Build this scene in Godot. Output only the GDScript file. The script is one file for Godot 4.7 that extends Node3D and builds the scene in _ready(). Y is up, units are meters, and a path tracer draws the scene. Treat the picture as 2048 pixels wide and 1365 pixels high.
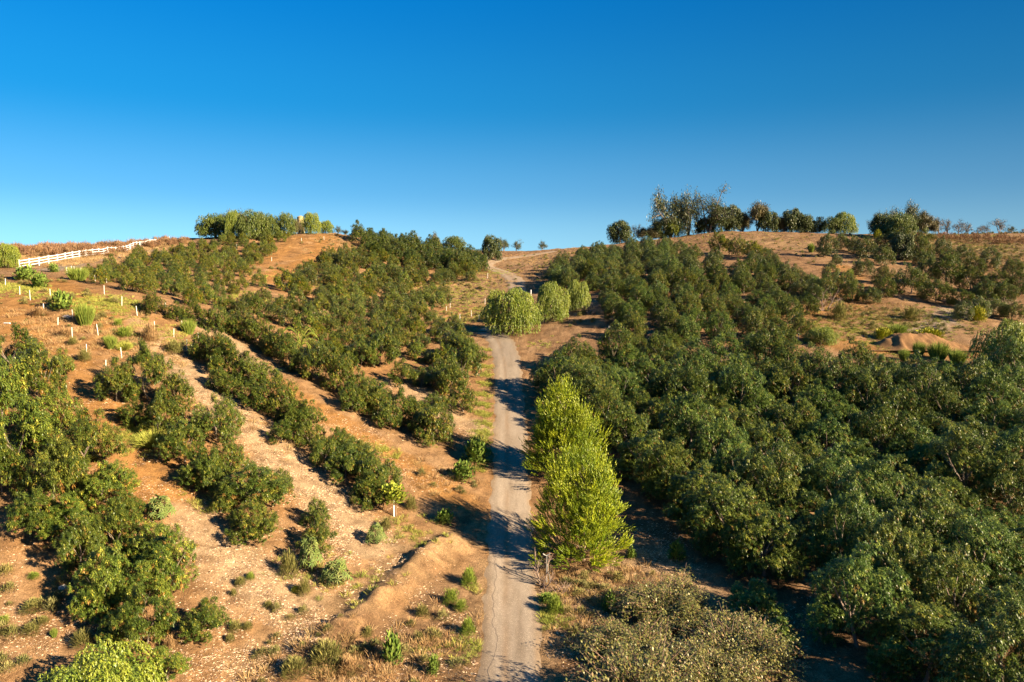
extends Node3D
# An avocado ranch valley seen from the air: a worn paved road climbs between orchard rows to a saddle between two hills.

const CAMERA_HEIGHT := 25.0
var taken := {}
var noise_a := FastNoiseLite.new()
var noise_b := FastNoiseLite.new()
var noise_c := FastNoiseLite.new()

# ---------------------------------------------------------------- shapes
class Shape:
	var v := PackedVector3Array()
	var c := PackedColorArray()
	func tri(a: Vector3, b: Vector3, d: Vector3, k: Color) -> void:
		v.push_back(a); v.push_back(b); v.push_back(d)
		c.push_back(k); c.push_back(k); c.push_back(k)
	func quad(a: Vector3, b: Vector3, d: Vector3, e: Vector3, k: Color) -> void:
		tri(a, b, d, k); tri(a, d, e, k)
	# a leaf folded across its middle, the tip hanging
	func leaf(p: Vector3, dir: Vector3, long: float, wide: float, droop: float, k: Color) -> void:
		var side := dir.cross(Vector3.UP)
		if side.length_squared() < 0.01: side = Vector3.RIGHT
		side = side.normalized() * wide * 0.5
		var m := p + dir * long * 0.5
		var tip := p + dir * long + Vector3(0, -droop * long, 0)
		tri(p, m - side, m + side, k)
		tri(m - side, tip, m + side, k)
	func blade(p: Vector3, q: Vector3, wide: float, side: Vector3, k: Color) -> void:
		var s := side * wide * 0.5
		tri(p - s, q, p + s, k)
	func tube(a: Vector3, b: Vector3, ra: float, rb: float, n: int, k: Color) -> void:
		var d := (b - a).normalized()
		var x := d.cross(Vector3(0.31, 0.2, 0.93)).normalized()
		var y := d.cross(x)
		for i in n:
			var t0 := TAU * i / n
			var t1 := TAU * (i + 1) / n
			var u0 := x * cos(t0) + y * sin(t0)
			var u1 := x * cos(t1) + y * sin(t1)
			quad(a + u0 * ra, b + u0 * rb, b + u1 * rb, a + u1 * ra, k)
		for i in n:
			var t0 := TAU * i / n
			var t1 := TAU * (i + 1) / n
			tri(b, b + (x * cos(t1) + y * sin(t1)) * rb, b + (x * cos(t0) + y * sin(t0)) * rb, k)
	func box(at: Vector3, size: Vector3, turn: Basis, k: Color) -> void:
		var h := size * 0.5
		var p := []
		for i in 8:
			p.append(at + turn * Vector3(h.x if i & 1 else -h.x, h.y if i & 2 else -h.y, h.z if i & 4 else -h.z))
		quad(p[0], p[2], p[3], p[1], k); quad(p[5], p[7], p[6], p[4], k)
		quad(p[4], p[6], p[2], p[0], k); quad(p[1], p[3], p[7], p[5], k)
		quad(p[2], p[6], p[7], p[3], k); quad(p[4], p[0], p[1], p[5], k)
	func mesh(m: Material) -> ArrayMesh:
		var a := []
		a.resize(Mesh.ARRAY_MAX)
		a[Mesh.ARRAY_VERTEX] = v
		a[Mesh.ARRAY_COLOR] = c
		var out := ArrayMesh.new()
		out.add_surface_from_arrays(Mesh.PRIMITIVE_TRIANGLES, a)
		out.surface_set_material(0, m)
		return out

func seeded(n: int) -> RandomNumberGenerator:
	var r := RandomNumberGenerator.new()
	r.seed = n
	return r

func on_sphere(r: RandomNumberGenerator) -> Vector3:
	var y := r.randf_range(-1.0, 1.0)
	var a := r.randf() * TAU
	var q := sqrt(1.0 - y * y)
	return Vector3(cos(a) * q, y, sin(a) * q)

func vary(r: RandomNumberGenerator, k: Color, by: float) -> Color:
	var f := 1.0 + r.randf_range(-by, by)
	return Color(k.r * f * r.randf_range(0.92, 1.08), k.g * f, k.b * f * r.randf_range(0.9, 1.1))

# ---------------------------------------------------------------- materials
func foliage(tint: Color, rough := 0.5, through := 0.35, shine := 0.5) -> StandardMaterial3D:
	var m := StandardMaterial3D.new()
	m.albedo_color = tint.linear_to_srgb()
	m.vertex_color_use_as_albedo = true
	m.roughness = rough
	m.metallic_specular = shine
	m.cull_mode = BaseMaterial3D.CULL_DISABLED
	m.backlight_enabled = through > 0.0
	m.backlight = Color(through, through, through * 0.5)
	return m

func matte(tint: Color, rough := 0.9) -> StandardMaterial3D:
	var m := StandardMaterial3D.new()
	m.albedo_color = tint.linear_to_srgb()
	m.vertex_color_use_as_albedo = true
	m.roughness = rough
	m.metallic_specular = 0.3
	return m

# ---------------------------------------------------------------- naming
func numbered(called: String) -> String:
	var n: int = taken.get(called, 0)
	taken[called] = n + 1
	return called if n == 0 else "%s_%03d" % [called, n]

func tag(o: Node, label: String, category: String, group := "", kind := "") -> void:
	o.set_meta("label", label)
	if category: o.set_meta("category", category)
	if group: o.set_meta("group", group)
	if kind: o.set_meta("kind", kind)

func thing(called: String, label: String, category: String, at: Vector3, turn := 0.0, group := "") -> Node3D:
	var o := Node3D.new()
	o.name = numbered(called)
	add_child(o)
	o.position = at
	o.rotation.y = turn
	tag(o, label, category, group)
	return o

func part(called: String, mesh: Mesh, parent: Node, m: Material = null) -> MeshInstance3D:
	var o := MeshInstance3D.new()
	o.mesh = mesh
	o.name = called
	if m: o.material_override = m
	parent.add_child(o, true)
	return o

func structure(called: String, mesh: Mesh) -> MeshInstance3D:
	var o := MeshInstance3D.new()
	o.mesh = mesh
	o.name = numbered(called)
	o.set_meta("kind", "structure")
	add_child(o)
	return o

# ---------------------------------------------------------------- the lie of the land
# surveyed points: east, metres up the valley, height
const SURVEY := [
	Vector3(0.03, 42, -0.24), 	Vector3(-0.08, 58, 0.81), 	Vector3(-0.14, 68, 2.59), 	Vector3(-0.17, 79, 4.64), 	Vector3(-0.37, 90, 6.91),
	Vector3(-0.57, 104, 9.92), 	Vector3(-1.73, 120, 12.59), 	Vector3(-3.42, 128, 13.53), 	Vector3(-29.59, 40, 0.97), 	Vector3(-15.52, 41, 0.36),
	Vector3(-33.85, 46.5, 4.57), 	Vector3(-37.43, 52, 7.86), 	Vector3(-43.44, 61, 11.44), 	Vector3(-52.83, 75, 16.21), 	Vector3(-61.54, 88, 20.74),
	Vector3(-77.99, 112, 24.14), 	Vector3(-93.76, 135, 27.34), 	Vector3(-22.56, 43.5, 2.65), 	Vector3(-27.99, 55, 6.88), 	Vector3(-32.72, 65, 10.56),
	Vector3(-39.34, 79, 15.74), 	Vector3(-45.98, 93, 20.49), 	Vector3(-61.54, 125, 24.04), 	Vector3(-81, 165, 28.3), 	Vector3(-88.11, 145, 27.61),
	Vector3(-90.35, 170, 28.86), 	Vector3(-94.28, 205, 31.17), 	Vector3(-17.89, 60, 5.23), 	Vector3(-21.23, 72, 9), 	Vector3(-25.17, 86, 11.93),
	Vector3(-29.71, 102, 14.46), 	Vector3(-36.2, 125, 18.94), 	Vector3(-44.69, 155, 23.81), 	Vector3(-51.18, 178, 28.44), 	Vector3(-55.29, 195, 32.7),
	Vector3(-35.53, 90, 14.45), 	Vector3(-43.91, 112, 19.57), 	Vector3(-62.37, 160, 25.94), 	Vector3(-73.83, 190, 31.74), 	Vector3(-68.22, 200, 32.63),
	Vector3(-86.62, 205, 31.72), 	Vector3(-10.08, 64, 3.91), 	Vector3(-11.57, 74, 5.93), 	Vector3(-13.66, 88, 8.55), 	Vector3(-16.05, 104, 11.37),
	Vector3(-19.94, 130, 15.14), 	Vector3(-24.44, 160, 19.43), 	Vector3(-28.9, 190, 26.11), 	Vector3(-38.86, 202, 30.94), 	Vector3(-44.75, 198, 32.82),
	Vector3(-25.01, 212, 29.53), 	Vector3(-14.15, 222, 28.99), 	Vector3(-13.55, 160, 17.25), 	Vector3(-8.88, 138, 14.53), 	Vector3(-2.86, 175, 21.29),
	Vector3(-2.59, 158, 17.34), 	Vector3(0.76, 186, 22.94), 	Vector3(-6.66, 200, 24.14), 	Vector3(3.92, 222, 27.05), 	Vector3(9.04, 238, 29.6),
	Vector3(0.97, 238, 29.28), 	Vector3(28.03, 235, 30.81), 	Vector3(43.93, 235, 32.39), 	Vector3(67.53, 240, 35.44), 	Vector3(101.64, 240, 34.96),
	Vector3(136.96, 245, 34.34), 	Vector3(173.18, 250, 35.54), 	Vector3(57.83, 205, 28.96), 	Vector3(48.09, 170, 23.7), 	Vector3(40.34, 142, 18.12),
	Vector3(34.79, 122, 14.91), 	Vector3(30.42, 106, 9.63), 	Vector3(23.23, 80, 4.38), 	Vector3(17.68, 60, 0.85), 	Vector3(12.62, 42, -0.24),
	Vector3(9.7, 79, 4.64), 	Vector3(8.01, 64.5, 1.4), 	Vector3(19.78, 165, 21.5), 	Vector3(16.25, 135, 16.61), 	Vector3(14.27, 118, 12.8),
	Vector3(105.24, 200, 28.87), 	Vector3(84.55, 160, 21.6), 	Vector3(71.65, 135, 16.61), 	Vector3(62.41, 117, 12.1), 	Vector3(55.67, 104, 9.92),
	Vector3(45.33, 84, 6.33), 	Vector3(37.1, 68, 2.59), 	Vector3(29.07, 52.5, -0.01), 	Vector3(115.06, 165, 21.5), 	Vector3(92.58, 132, 14.99),
	Vector3(76.18, 108, 10.84), 	Vector3(59.1, 83, 6.56), 	Vector3(45.52, 63, 1.95), 	Vector3(31.44, 42.5, -0.54), 	Vector3(0, 20, -0.2),
	Vector3(-30, 15, -0.5), 	Vector3(40, 15, -1), 	Vector3(0, 33, 0), 	Vector3(70, 20, -1.5), 	Vector3(-60, 25, 3),
	Vector3(110, 60, 2.5), 	Vector3(110, 100, 10), 	Vector3(120, 160, 24), 	Vector3(175, 240, 34), 	Vector3(180, 150, 22),
	Vector3(190, 60, 5), 	Vector3(-75, 50, 13), 	Vector3(-85, 75, 22), 	Vector3(-100, 100, 25.5), 	Vector3(-118, 120, 26.5),
	Vector3(-150, 150, 24), 	Vector3(-160, 80, 26), 	Vector3(-160, 220, 21), 	Vector3(-122, 160, 25), 	Vector3(-122, 190, 25),
	Vector3(-118, 220, 26), 	Vector3(-92, 240, 26), 	Vector3(-85, 265, 21), 	Vector3(0, 300, 13), 	Vector3(150, 320, 21),
	Vector3(-150, 320, 17), 	Vector3(80, 300, 25), 	Vector3(-60, 275, 22), 	Vector3(-60, 320, 11), 	Vector3(0, 330, 5),
	Vector3(190, 320, 20), 
]
const STEP := 4.0
const WEST := -200.0
const NEAR := 8.0
const NX := 101
const ND := 84
var grid := PackedFloat32Array()

func survey() -> void:
	var n := SURVEY.size()
	var m := n + 3
	var a := []
	for i in m:
		var row := PackedFloat64Array()
		row.resize(m + 1)
		a.append(row)
	for i in n:
		var p: Vector3 = SURVEY[i]
		for j in n:
			var q: Vector3 = SURVEY[j]
			a[i][j] = spline(((p.x - q.x) ** 2 + (p.y - q.y) ** 2) / 10000.0) + (0.004 if i == j else 0.0)
		a[i][n] = 1.0; a[i][n + 1] = p.x / 100.0; a[i][n + 2] = p.y / 100.0
		a[n][i] = 1.0; a[n + 1][i] = p.x / 100.0; a[n + 2][i] = p.y / 100.0
		a[i][m] = p.z
	for k in m:
		var best := k
		for i in range(k + 1, m):
			if absf(a[i][k]) > absf(a[best][k]): best = i
		var swap = a[k]; a[k] = a[best]; a[best] = swap
		var rk: PackedFloat64Array = a[k]
		for i in range(k + 1, m):
			var ri: PackedFloat64Array = a[i]
			var f := ri[k] / rk[k]
			if f != 0.0:
				for j in range(k, m + 1): ri[j] -= f * rk[j]
				a[i] = ri
	var w := PackedFloat64Array()
	w.resize(m)
	for k in range(m - 1, -1, -1):
		var s: float = a[k][m]
		for j in range(k + 1, m): s -= a[k][j] * w[j]
		w[k] = s / a[k][k]
	grid.resize(NX * ND)
	for j in ND:
		for i in NX:
			var x := WEST + i * STEP
			var d := NEAR + j * STEP
			var s := w[n] + w[n + 1] * x / 100.0 + w[n + 2] * d / 100.0
			for k in n:
				var p: Vector3 = SURVEY[k]
				s += w[k] * spline(((p.x - x) ** 2 + (p.y - d) ** 2) / 10000.0)
			grid[j * NX + i] = s

func spline(r2: float) -> float:
	return 0.5 * r2 * log(maxf(r2, 1e-12))

func cubic(p: float, q: float, r: float, s: float, t: float) -> float:
	return q + 0.5 * t * (r - p + t * (2.0 * p - 5.0 * q + 4.0 * r - s + t * (3.0 * (q - r) + s - p)))

func smooth_height(x: float, d: float) -> float:
	var fx := clampf((x - WEST) / STEP, 1.0, NX - 3.0)
	var fd := clampf((d - NEAR) / STEP, 1.0, ND - 3.0)
	var i := int(fx)
	var j := int(fd)
	var r := []
	for k in 4:
		var o := (j - 1 + k) * NX + i - 1
		r.append(cubic(grid[o], grid[o + 1], grid[o + 2], grid[o + 3], fx - i))
	var h := cubic(r[0], r[1], r[2], r[3], fd - j)
	var away := maxf(maxf(absf(x) - 185.0, d - 325.0), maxf(12.0 - d, 0.0))
	if away > 0.0: h = lerpf(h, -4.0, smoothstep(0.0, 250.0, away))
	return h

const BERM := [Vector2(-4.83, 58.83), Vector2(-6.5, 56.58), Vector2(-8.23, 52.34), Vector2(-9.57, 48.53), Vector2(-11.03, 46.08), Vector2(-12.64, 43.49), Vector2(-14.34, 41.02)]
const ROAD := [Vector2(-0.06, 12), Vector2(-0.06, 30), Vector2(-0.06, 41.92), Vector2(-0.07, 49.19), Vector2(-0.08, 57.82), Vector2(-0.1, 67.98), Vector2(-0.17, 78.83), Vector2(-0.31, 89.95), Vector2(-0.57, 104.13), Vector2(-1.25, 113.89), Vector2(-2.34, 121.45), Vector2(-4.24, 126.22)]
const TRACK := [Vector2(-4.24, 126.22), Vector2(-2.16, 131.16), Vector2(0.74, 135.59), Vector2(2.26, 150.07), Vector2(1.22, 162.75), Vector2(0.71, 173.45), Vector2(-1.5, 183.89), Vector2(-5.24, 197.48), Vector2(-6.88, 202.52), Vector2(-5.53, 208.72), Vector2(-1.33, 217.37), Vector2(5.49, 224.83), Vector2(13.41, 229.96)]

# distance to a line of points (east, up the valley)
func away_from(line: Array, x: float, d: float) -> float:
	var best := 1e9
	for k in line.size() - 1:
		var a: Vector2 = line[k]
		var b: Vector2 = line[k + 1]
		if x < minf(a.x, b.x) - 14.0 or x > maxf(a.x, b.x) + 14.0 or d < minf(a.y, b.y) - 14.0 or d > maxf(a.y, b.y) + 14.0: continue
		var ab := b - a
		var t := clampf((Vector2(x, d) - a).dot(ab) / ab.length_squared(), 0.0, 1.0)
		best = minf(best, Vector2(x, d).distance_to(a + ab * t))
	return best

func height(x: float, z: float) -> float:
	var d := -z
	var h := smooth_height(x, d)
	if d > 40.0 and d < 66.0 and x < 0.0 and x > -22.0:
		var q := away_from(BERM, x, d)
		h += exp(-q * q / 1.0) * (0.95 + 0.55 * noise_b.get_noise_2d(x * 2.0, d * 2.0) + 0.3 * noise_c.get_noise_2d(x * 0.8, d * 0.8)) * smoothstep(40.0, 46.0, d)
	if d < 140.0:
		var flat := smoothstep(2.3, 4.2, away_from(ROAD, x, d))
		h += (0.16 * noise_b.get_noise_2d(x, d) + 0.05 * noise_c.get_noise_2d(x, d)) * flat
	else:
		h += (0.4 * noise_b.get_noise_2d(x * 0.6, d * 0.6) + 0.12 * noise_c.get_noise_2d(x * 0.8, d * 0.3)) * smoothstep(2.0, 5.0, away_from(TRACK, x, d))
	return h

func stand(x: float, z: float, sink := 0.05) -> Vector3:
	return Vector3(x, height(x, z) - sink, z)

# ---------------------------------------------------------------- ground
const LANES := [
	[Color(0.6, 0.45, 0.29), 2.6, [Vector2(-44.96, 84.75), Vector2(-38.54, 80.73), Vector2(-29.32, 72.47), Vector2(-23.2, 67.39), Vector2(-18.86, 63.52), Vector2(-14.55, 60.08), Vector2(-11.32, 56.31)], 0.85],
	[Color(0.6, 0.45, 0.29), 1.6, [Vector2(-39.81, 93.08), Vector2(-34.92, 91.69), Vector2(-27.24, 81.48)], 0.8],
	[Color(0.5, 0.27, 0.095), 2.0, [Vector2(-27.24, 81.48), Vector2(-20.59, 77.3), Vector2(-15.76, 74.44), Vector2(-11.22, 71.65), Vector2(-7.48, 69.32), Vector2(-5.31, 66.31)], 0.85],
	[Color(0.5, 0.27, 0.095), 3.0, [Vector2(-61.38, 87.77), Vector2(-52.78, 79.83), Vector2(-44.24, 71.74), Vector2(-38.4, 67.26), Vector2(-33.36, 61.85), Vector2(-29.44, 57.22), Vector2(-26.82, 54.93)], 0.8],
	[Color(0.6, 0.45, 0.29), 2.2, [Vector2(-24.5, 53.96), Vector2(-21.14, 51.08), Vector2(-17.58, 49), Vector2(-14.49, 47.87)], 0.75],
	[Color(0.6, 0.45, 0.29), 2.2, [Vector2(-14.44, 93.21), Vector2(-11.01, 91.38), Vector2(-7.43, 86.27), Vector2(-3.71, 83.21)], 0.8],
	[Color(0.44, 0.3, 0.17), 1.8, [Vector2(-1.71, 62.24), Vector2(-5.18, 59.1), Vector2(-8.57, 53.88), Vector2(-11.17, 48.25), Vector2(-13.66, 44.91), Vector2(-16.02, 42.47)], 0.8],
	[Color(0.5, 0.27, 0.095), 2.6, [Vector2(-64.72, 101.75), Vector2(-54.89, 92.02), Vector2(-48.48, 85.95), Vector2(-42.64, 79.12)], 0.9],
	[Color(0.5, 0.27, 0.095), 4.0, [Vector2(-49.72, 199.16), Vector2(-46.46, 180.79), Vector2(-45.89, 163.11), Vector2(-46.2, 149.59), Vector2(-45.99, 136.7)], 0.9],
	[Color(0.5, 0.27, 0.095), 3.0, [Vector2(-54.15, 188.64), Vector2(-54.55, 173.3), Vector2(-53.24, 155.45)], 0.7],
	[Color(0.44, 0.3, 0.17), 9.0, [Vector2(-15.56, 158.24), Vector2(-7.4, 169.51), Vector2(-2.87, 175.45)], 0.8],
	[Color(0.44, 0.3, 0.17), 5.0, [Vector2(2.23, 204.96), Vector2(8.47, 222.95), Vector2(26.61, 222.96)], 0.8],
	[Color(0.36, 0.17, 0.075), 6.0, [Vector2(19.8, 165.22), Vector2(31.44, 141.2), Vector2(43.46, 133.5)], 0.7],
	[Color(0.5, 0.27, 0.095), 4.0, [Vector2(54.53, 131.46), Vector2(62.84, 138.06), Vector2(70.84, 153.78), Vector2(77.87, 174.62)], 0.7],
	[Color(0.44, 0.3, 0.17), 5.0, [Vector2(61.93, 219.86), Vector2(76.73, 211.32), Vector2(83.36, 199.57)], 0.8],
	[Color(0.4, 0.35, 0.29), 3.0, [Vector2(95.14, 144.21), Vector2(80.02, 133.46), Vector2(70.39, 124.24)], 0.8],
	[Color(0.5, 0.27, 0.095), 4.0, [Vector2(52.89, 115.54), Vector2(60.87, 114.04), Vector2(70.85, 112.41)], 0.7],
	[Color(0.4, 0.35, 0.29), 1.8, [Vector2(-72.21, 114.92), Vector2(-73.1, 124.53), Vector2(-76.29, 143.38), Vector2(-80.52, 166.34)], 0.9],
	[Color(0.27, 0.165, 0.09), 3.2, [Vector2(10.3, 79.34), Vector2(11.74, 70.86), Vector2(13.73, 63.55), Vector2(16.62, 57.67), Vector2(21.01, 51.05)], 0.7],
	[Color(0.6, 0.45, 0.29), 3.0, [Vector2(9.52, 59.41), Vector2(12.55, 57.76), Vector2(13.67, 53.91)], 0.6],
	[Color(0.44, 0.3, 0.17), 1.2, [Vector2(1.85, 41.97), Vector2(1.88, 48.72), Vector2(1.95, 57.38)], 0.9],
	[Color(0.44, 0.3, 0.17), 1.0, [Vector2(-1.78, 41.86), Vector2(-1.87, 48.33), Vector2(-2.09, 56.59)], 0.8],
	[Color(0.33, 0.22, 0.13), 10.0, [Vector2(-84.62, 126.68), Vector2(-91.96, 154), Vector2(-95, 182)], 0.8],
	[Color(0.36, 0.27, 0.15), 16.0, [Vector2(115.99, 207.23), Vector2(126.63, 201.74), Vector2(134.36, 195.02)], 0.8],
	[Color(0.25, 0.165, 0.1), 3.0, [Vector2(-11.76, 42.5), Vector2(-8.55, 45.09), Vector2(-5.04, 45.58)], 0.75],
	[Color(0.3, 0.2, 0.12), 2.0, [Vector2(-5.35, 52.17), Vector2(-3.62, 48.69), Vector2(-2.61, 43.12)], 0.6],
]

func soil(x: float, d: float) -> Color:
	var n := noise_a.get_noise_2d(x, d)
	var f := noise_b.get_noise_2d(x * 1.7, d * 1.7)
	var g := noise_c.get_noise_2d(x, d)
	var west := smoothstep(14.0, -4.0, x + 0.1 * (d - 60.0))
	var k := Color(0.36, 0.225, 0.13).lerp(Color(0.45, 0.265, 0.125), west)
	k = k.lerp(Color(0.47, 0.32, 0.19), clampf(0.25 + 0.9 * n + 0.5 * f, 0.0, 0.7))
	k = k.lerp(Color(0.23, 0.135, 0.07), clampf(-0.1 - 0.9 * f + 0.5 * g, 0.0, 0.55))
	for lane in LANES:
		var q := away_from(lane[2], x, d)
		var w: float = lane[1]
		q += w * (0.55 * f + 0.35 * g)
		if q < w * 1.3:
			k = k.lerp(lane[0], (1.0 - smoothstep(w * 0.5, w * 1.3, q)) * lane[3])
	# rills and debris down the slopes
	var rill := noise_c.get_noise_2d(x * 1.3 + 40.0, d * 0.35)
	k = k * (1.0 + 0.30 * g + 0.16 * f + 0.28 * rill)
	k = k.lerp(Color(0.19, 0.115, 0.065), clampf((noise_c.get_noise_2d(x * 0.7 - 90.0, d * 0.7) - 0.22) * 2.4, 0.0, 0.6))
	return Color(maxf(k.r, 0.05), maxf(k.g, 0.03), maxf(k.b, 0.015))

func grain_texture(n: int, strokes: int, r: RandomNumberGenerator, long: float, low: float) -> Image:
	var data := PackedByteArray()
	data.resize(n * n)
	for i in n * n:
		data[i] = 168 + r.randi_range(-22, 22)
	for s in strokes:
		var x := r.randf() * n
		var y := r.randf() * n
		var a := r.randf() * TAU
		var l := int(long * r.randf_range(0.4, 1.3))
		var up := r.randf()
		var tone := int(lerpf(low, 255.0, up))
		var dx := cos(a)
		var dy := sin(a)
		var thick := 1 + (1 if r.randf() < 0.5 else 0)
		for t in l:
			for q in thick:
				var px := posmod(int(x + dx * t - dy * q), n)
				var py := posmod(int(y + dy * t + dx * q), n)
				data[py * n + px] = tone
	var rgb := PackedByteArray()
	rgb.resize(n * n * 3)
	for i in n * n:
		var t := data[i]
		rgb[i * 3] = t
		rgb[i * 3 + 1] = clampi(int(t * 0.985), 0, 255)
		rgb[i * 3 + 2] = clampi(int(t * 0.95), 0, 255)
	var im := Image.create_from_data(n, n, false, Image.FORMAT_RGB8, rgb)
	im.generate_mipmaps()
	return im

func ground_material() -> StandardMaterial3D:
	var m := StandardMaterial3D.new()
	var tex := ImageTexture.create_from_image(grain_texture(1024, 26000, seeded(5), 26.0, 70.0))
	m.albedo_texture = tex
	m.vertex_color_use_as_albedo = true
	m.roughness = 0.95
	m.metallic_specular = 0.15
	m.uv1_triplanar = true
	m.uv1_world_triplanar = true
	m.uv1_scale = Vector3(0.11, 0.11, 0.11)
	m.heightmap_enabled = true
	m.heightmap_texture = tex
	m.heightmap_scale = 4.0
	return m

func spread_of(stops: Array) -> PackedFloat32Array:
	var out := PackedFloat32Array()
	for k in stops.size() - 1:
		var a: Vector2 = stops[k]
		var b: Vector2 = stops[k + 1]
		var x := a.x
		while x < b.x - 1e-4:
			out.push_back(x)
			x += a.y
	out.push_back(stops[-1].x)
	return out

func sheet(xs: PackedFloat32Array, ds: PackedFloat32Array, m: Material) -> ArrayMesh:
	var nx := xs.size()
	var nd := ds.size()
	var v := PackedVector3Array()
	var c := PackedColorArray()
	var nrm := PackedVector3Array()
	var idx := PackedInt32Array()
	for j in nd:
		for i in nx:
			v.push_back(Vector3(xs[i], height(xs[i], -ds[j]), -ds[j]))
			c.push_back(soil(xs[i], ds[j]))
	for j in nd:
		for i in nx:
			var e := v[j * nx + mini(i + 1, nx - 1)] - v[j * nx + maxi(i - 1, 0)]
			var f := v[mini(j + 1, nd - 1) * nx + i] - v[maxi(j - 1, 0) * nx + i]
			nrm.push_back(e.cross(f).normalized())
	for j in nd - 1:
		for i in nx - 1:
			var o := j * nx + i
			idx.append_array(PackedInt32Array([o, o + nx, o + nx + 1, o, o + nx + 1, o + 1]))
	var a := []
	a.resize(Mesh.ARRAY_MAX)
	a[Mesh.ARRAY_VERTEX] = v
	a[Mesh.ARRAY_NORMAL] = nrm
	a[Mesh.ARRAY_COLOR] = c
	a[Mesh.ARRAY_INDEX] = idx
	var out := ArrayMesh.new()
	out.add_surface_from_arrays(Mesh.PRIMITIVE_TRIANGLES, a)
	out.surface_set_material(0, m)
	return out

# a strip that follows the ground along a line; tone(u across -1..1, metres along) gives its colour
func strip(line: Array, widths: Array, lift: float, step: float, across: int, paved: bool, m: Material) -> ArrayMesh:
	var curve := Curve2D.new()
	for p in line: curve.add_point(p)
	for k in range(1, line.size() - 1):
		var t: Vector2 = (line[k + 1] - line[k - 1]) / 6.0
		curve.set_point_in(k, -t)
		curve.set_point_out(k, t)
	var total := curve.get_baked_length()
	var n := int(total / step)
	var v := PackedVector3Array()
	var c := PackedColorArray()
	var nrm := PackedVector3Array()
	var idx := PackedInt32Array()
	for j in n + 1:
		var s := total * j / n
		var p := curve.sample_baked(s, true)
		var q := curve.sample_baked(minf(s + 0.5, total), true) - curve.sample_baked(maxf(s - 0.5, 0.0), true)
		var side := Vector2(q.y, -q.x).normalized()
		var f := s / total * (widths.size() - 1)
		var w: float = lerpf(widths[int(f)], widths[mini(int(f) + 1, widths.size() - 1)], f - int(f))
		for i in across + 1:
			var u := 2.0 * i / across - 1.0
			var edge := 0.5 * noise_b.get_noise_2d(s * 2.2, 300.0 * signf(u)) * (absf(u) ** 4)
			var at := p + side * u * (w * 0.5 + edge)
			var y := height(at.x, -at.y) + lift * (1.0 - absf(u) ** 6 * 1.2)
			v.push_back(Vector3(at.x, y, -at.y))
			var g := noise_c.get_noise_2d(at.x * 2.0, at.y * 0.5)
			var h := noise_b.get_noise_2d(at.x * 4.0, at.y * 0.35)
			var k := Color(0.60, 0.48, 0.36)
			if paved:
				k = Color(0.50, 0.425, 0.345)
				var rut := exp(-((u + 0.18) ** 2) / 0.02) * 0.55 * clampf(0.6 + h * 1.6, 0.0, 1.0)
				k = k.lerp(Color(0.33, 0.20, 0.10), clampf(rut, 0.0, 0.7))
				k = k.lerp(Color(0.47, 0.34, 0.215), smoothstep(0.6, 1.0, absf(u) + 0.3 * h) * 0.8)
				var wear := noise_a.get_noise_2d(at.x * 14.0, at.y * 3.0)
				k = k.lerp(Color(0.36, 0.29, 0.22), clampf(wear * 1.5, 0.0, 0.55))
				k = k.lerp(Color(0.58, 0.50, 0.41), clampf(exp(-((absf(u - 0.05) - 0.5) ** 2) / 0.03) * 0.45 + 0.2 * h, 0.0, 0.6))
				k = k.lerp(Color(0.20, 0.19, 0.17), clampf(0.5 * g + 0.1, 0.0, 0.4) * smoothstep(70.0, 95.0, at.y))
			else:
				k = k.lerp(Color(0.34, 0.22, 0.12), clampf(exp(-u * u / 0.05) * 0.5 + smoothstep(0.6, 1.0, absf(u)) * 0.6 + 0.3 * h, 0.0, 1.0))
			k = k * (1.0 + 0.15 * g + 0.1 * h)
			c.push_back(k)
	for j in n + 1:
		for i in across + 1:
			var e := v[j * (across + 1) + mini(i + 1, across)] - v[j * (across + 1) + maxi(i - 1, 0)]
			var f := v[mini(j + 1, n) * (across + 1) + i] - v[maxi(j - 1, 0) * (across + 1) + i]
			nrm.push_back(e.cross(f).normalized())
	for j in n:
		for i in across:
			var o := j * (across + 1) + i
			idx.append_array(PackedInt32Array([o, o + across + 1, o + across + 2, o, o + across + 2, o + 1]))
	var a := []
	a.resize(Mesh.ARRAY_MAX)
	a[Mesh.ARRAY_VERTEX] = v
	a[Mesh.ARRAY_NORMAL] = nrm
	a[Mesh.ARRAY_COLOR] = c
	a[Mesh.ARRAY_INDEX] = idx
	var out := ArrayMesh.new()
	out.add_surface_from_arrays(Mesh.PRIMITIVE_TRIANGLES, a)
	out.surface_set_material(0, m)
	return out

# ---------------------------------------------------------------- trees
# bumps of a crown: [centre, radius]
func lobes_of(r: RandomNumberGenerator, rad: float, low: float, high: float, n: int, share_min: float, share_max: float, spikes := 0) -> Array:
	var out := []
	var skew := Vector3(r.randf_range(-0.16, 0.16), 0, r.randf_range(-0.16, 0.16)) * rad
	for i in n + spikes:
		var spike := i >= n
		var a := TAU * (i * 0.618 + r.randf() * 0.25)
		var q := (i + r.randf()) / n if not spike else r.randf_range(0.25, 1.0)
		var rr := rad * r.randf_range(share_min, share_max) * (1.0 if r.randf() < 0.7 else 0.7)
		if spike: rr = rad * r.randf_range(0.10, 0.17)
		var belt := sqrt(maxf(0.0, 1.0 - pow(absf(q - 0.3) / 0.78, 2.2)))
		var out_by := maxf(0.0, rad * belt - rr * 0.7) * r.randf_range(0.7, 1.16)
		if spike: out_by = rad * belt * r.randf_range(0.9, 1.12)
		var y := lerpf(low + rr * 0.7, high - rr, q)
		if spike and q > 0.8:
			out_by = rad * r.randf_range(0.0, 0.45)
			y = high * r.randf_range(0.98, 1.12)
		out.append([Vector3(cos(a) * out_by, y, sin(a) * out_by) + skew * q, rr, r.randf()])
	return out

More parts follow.
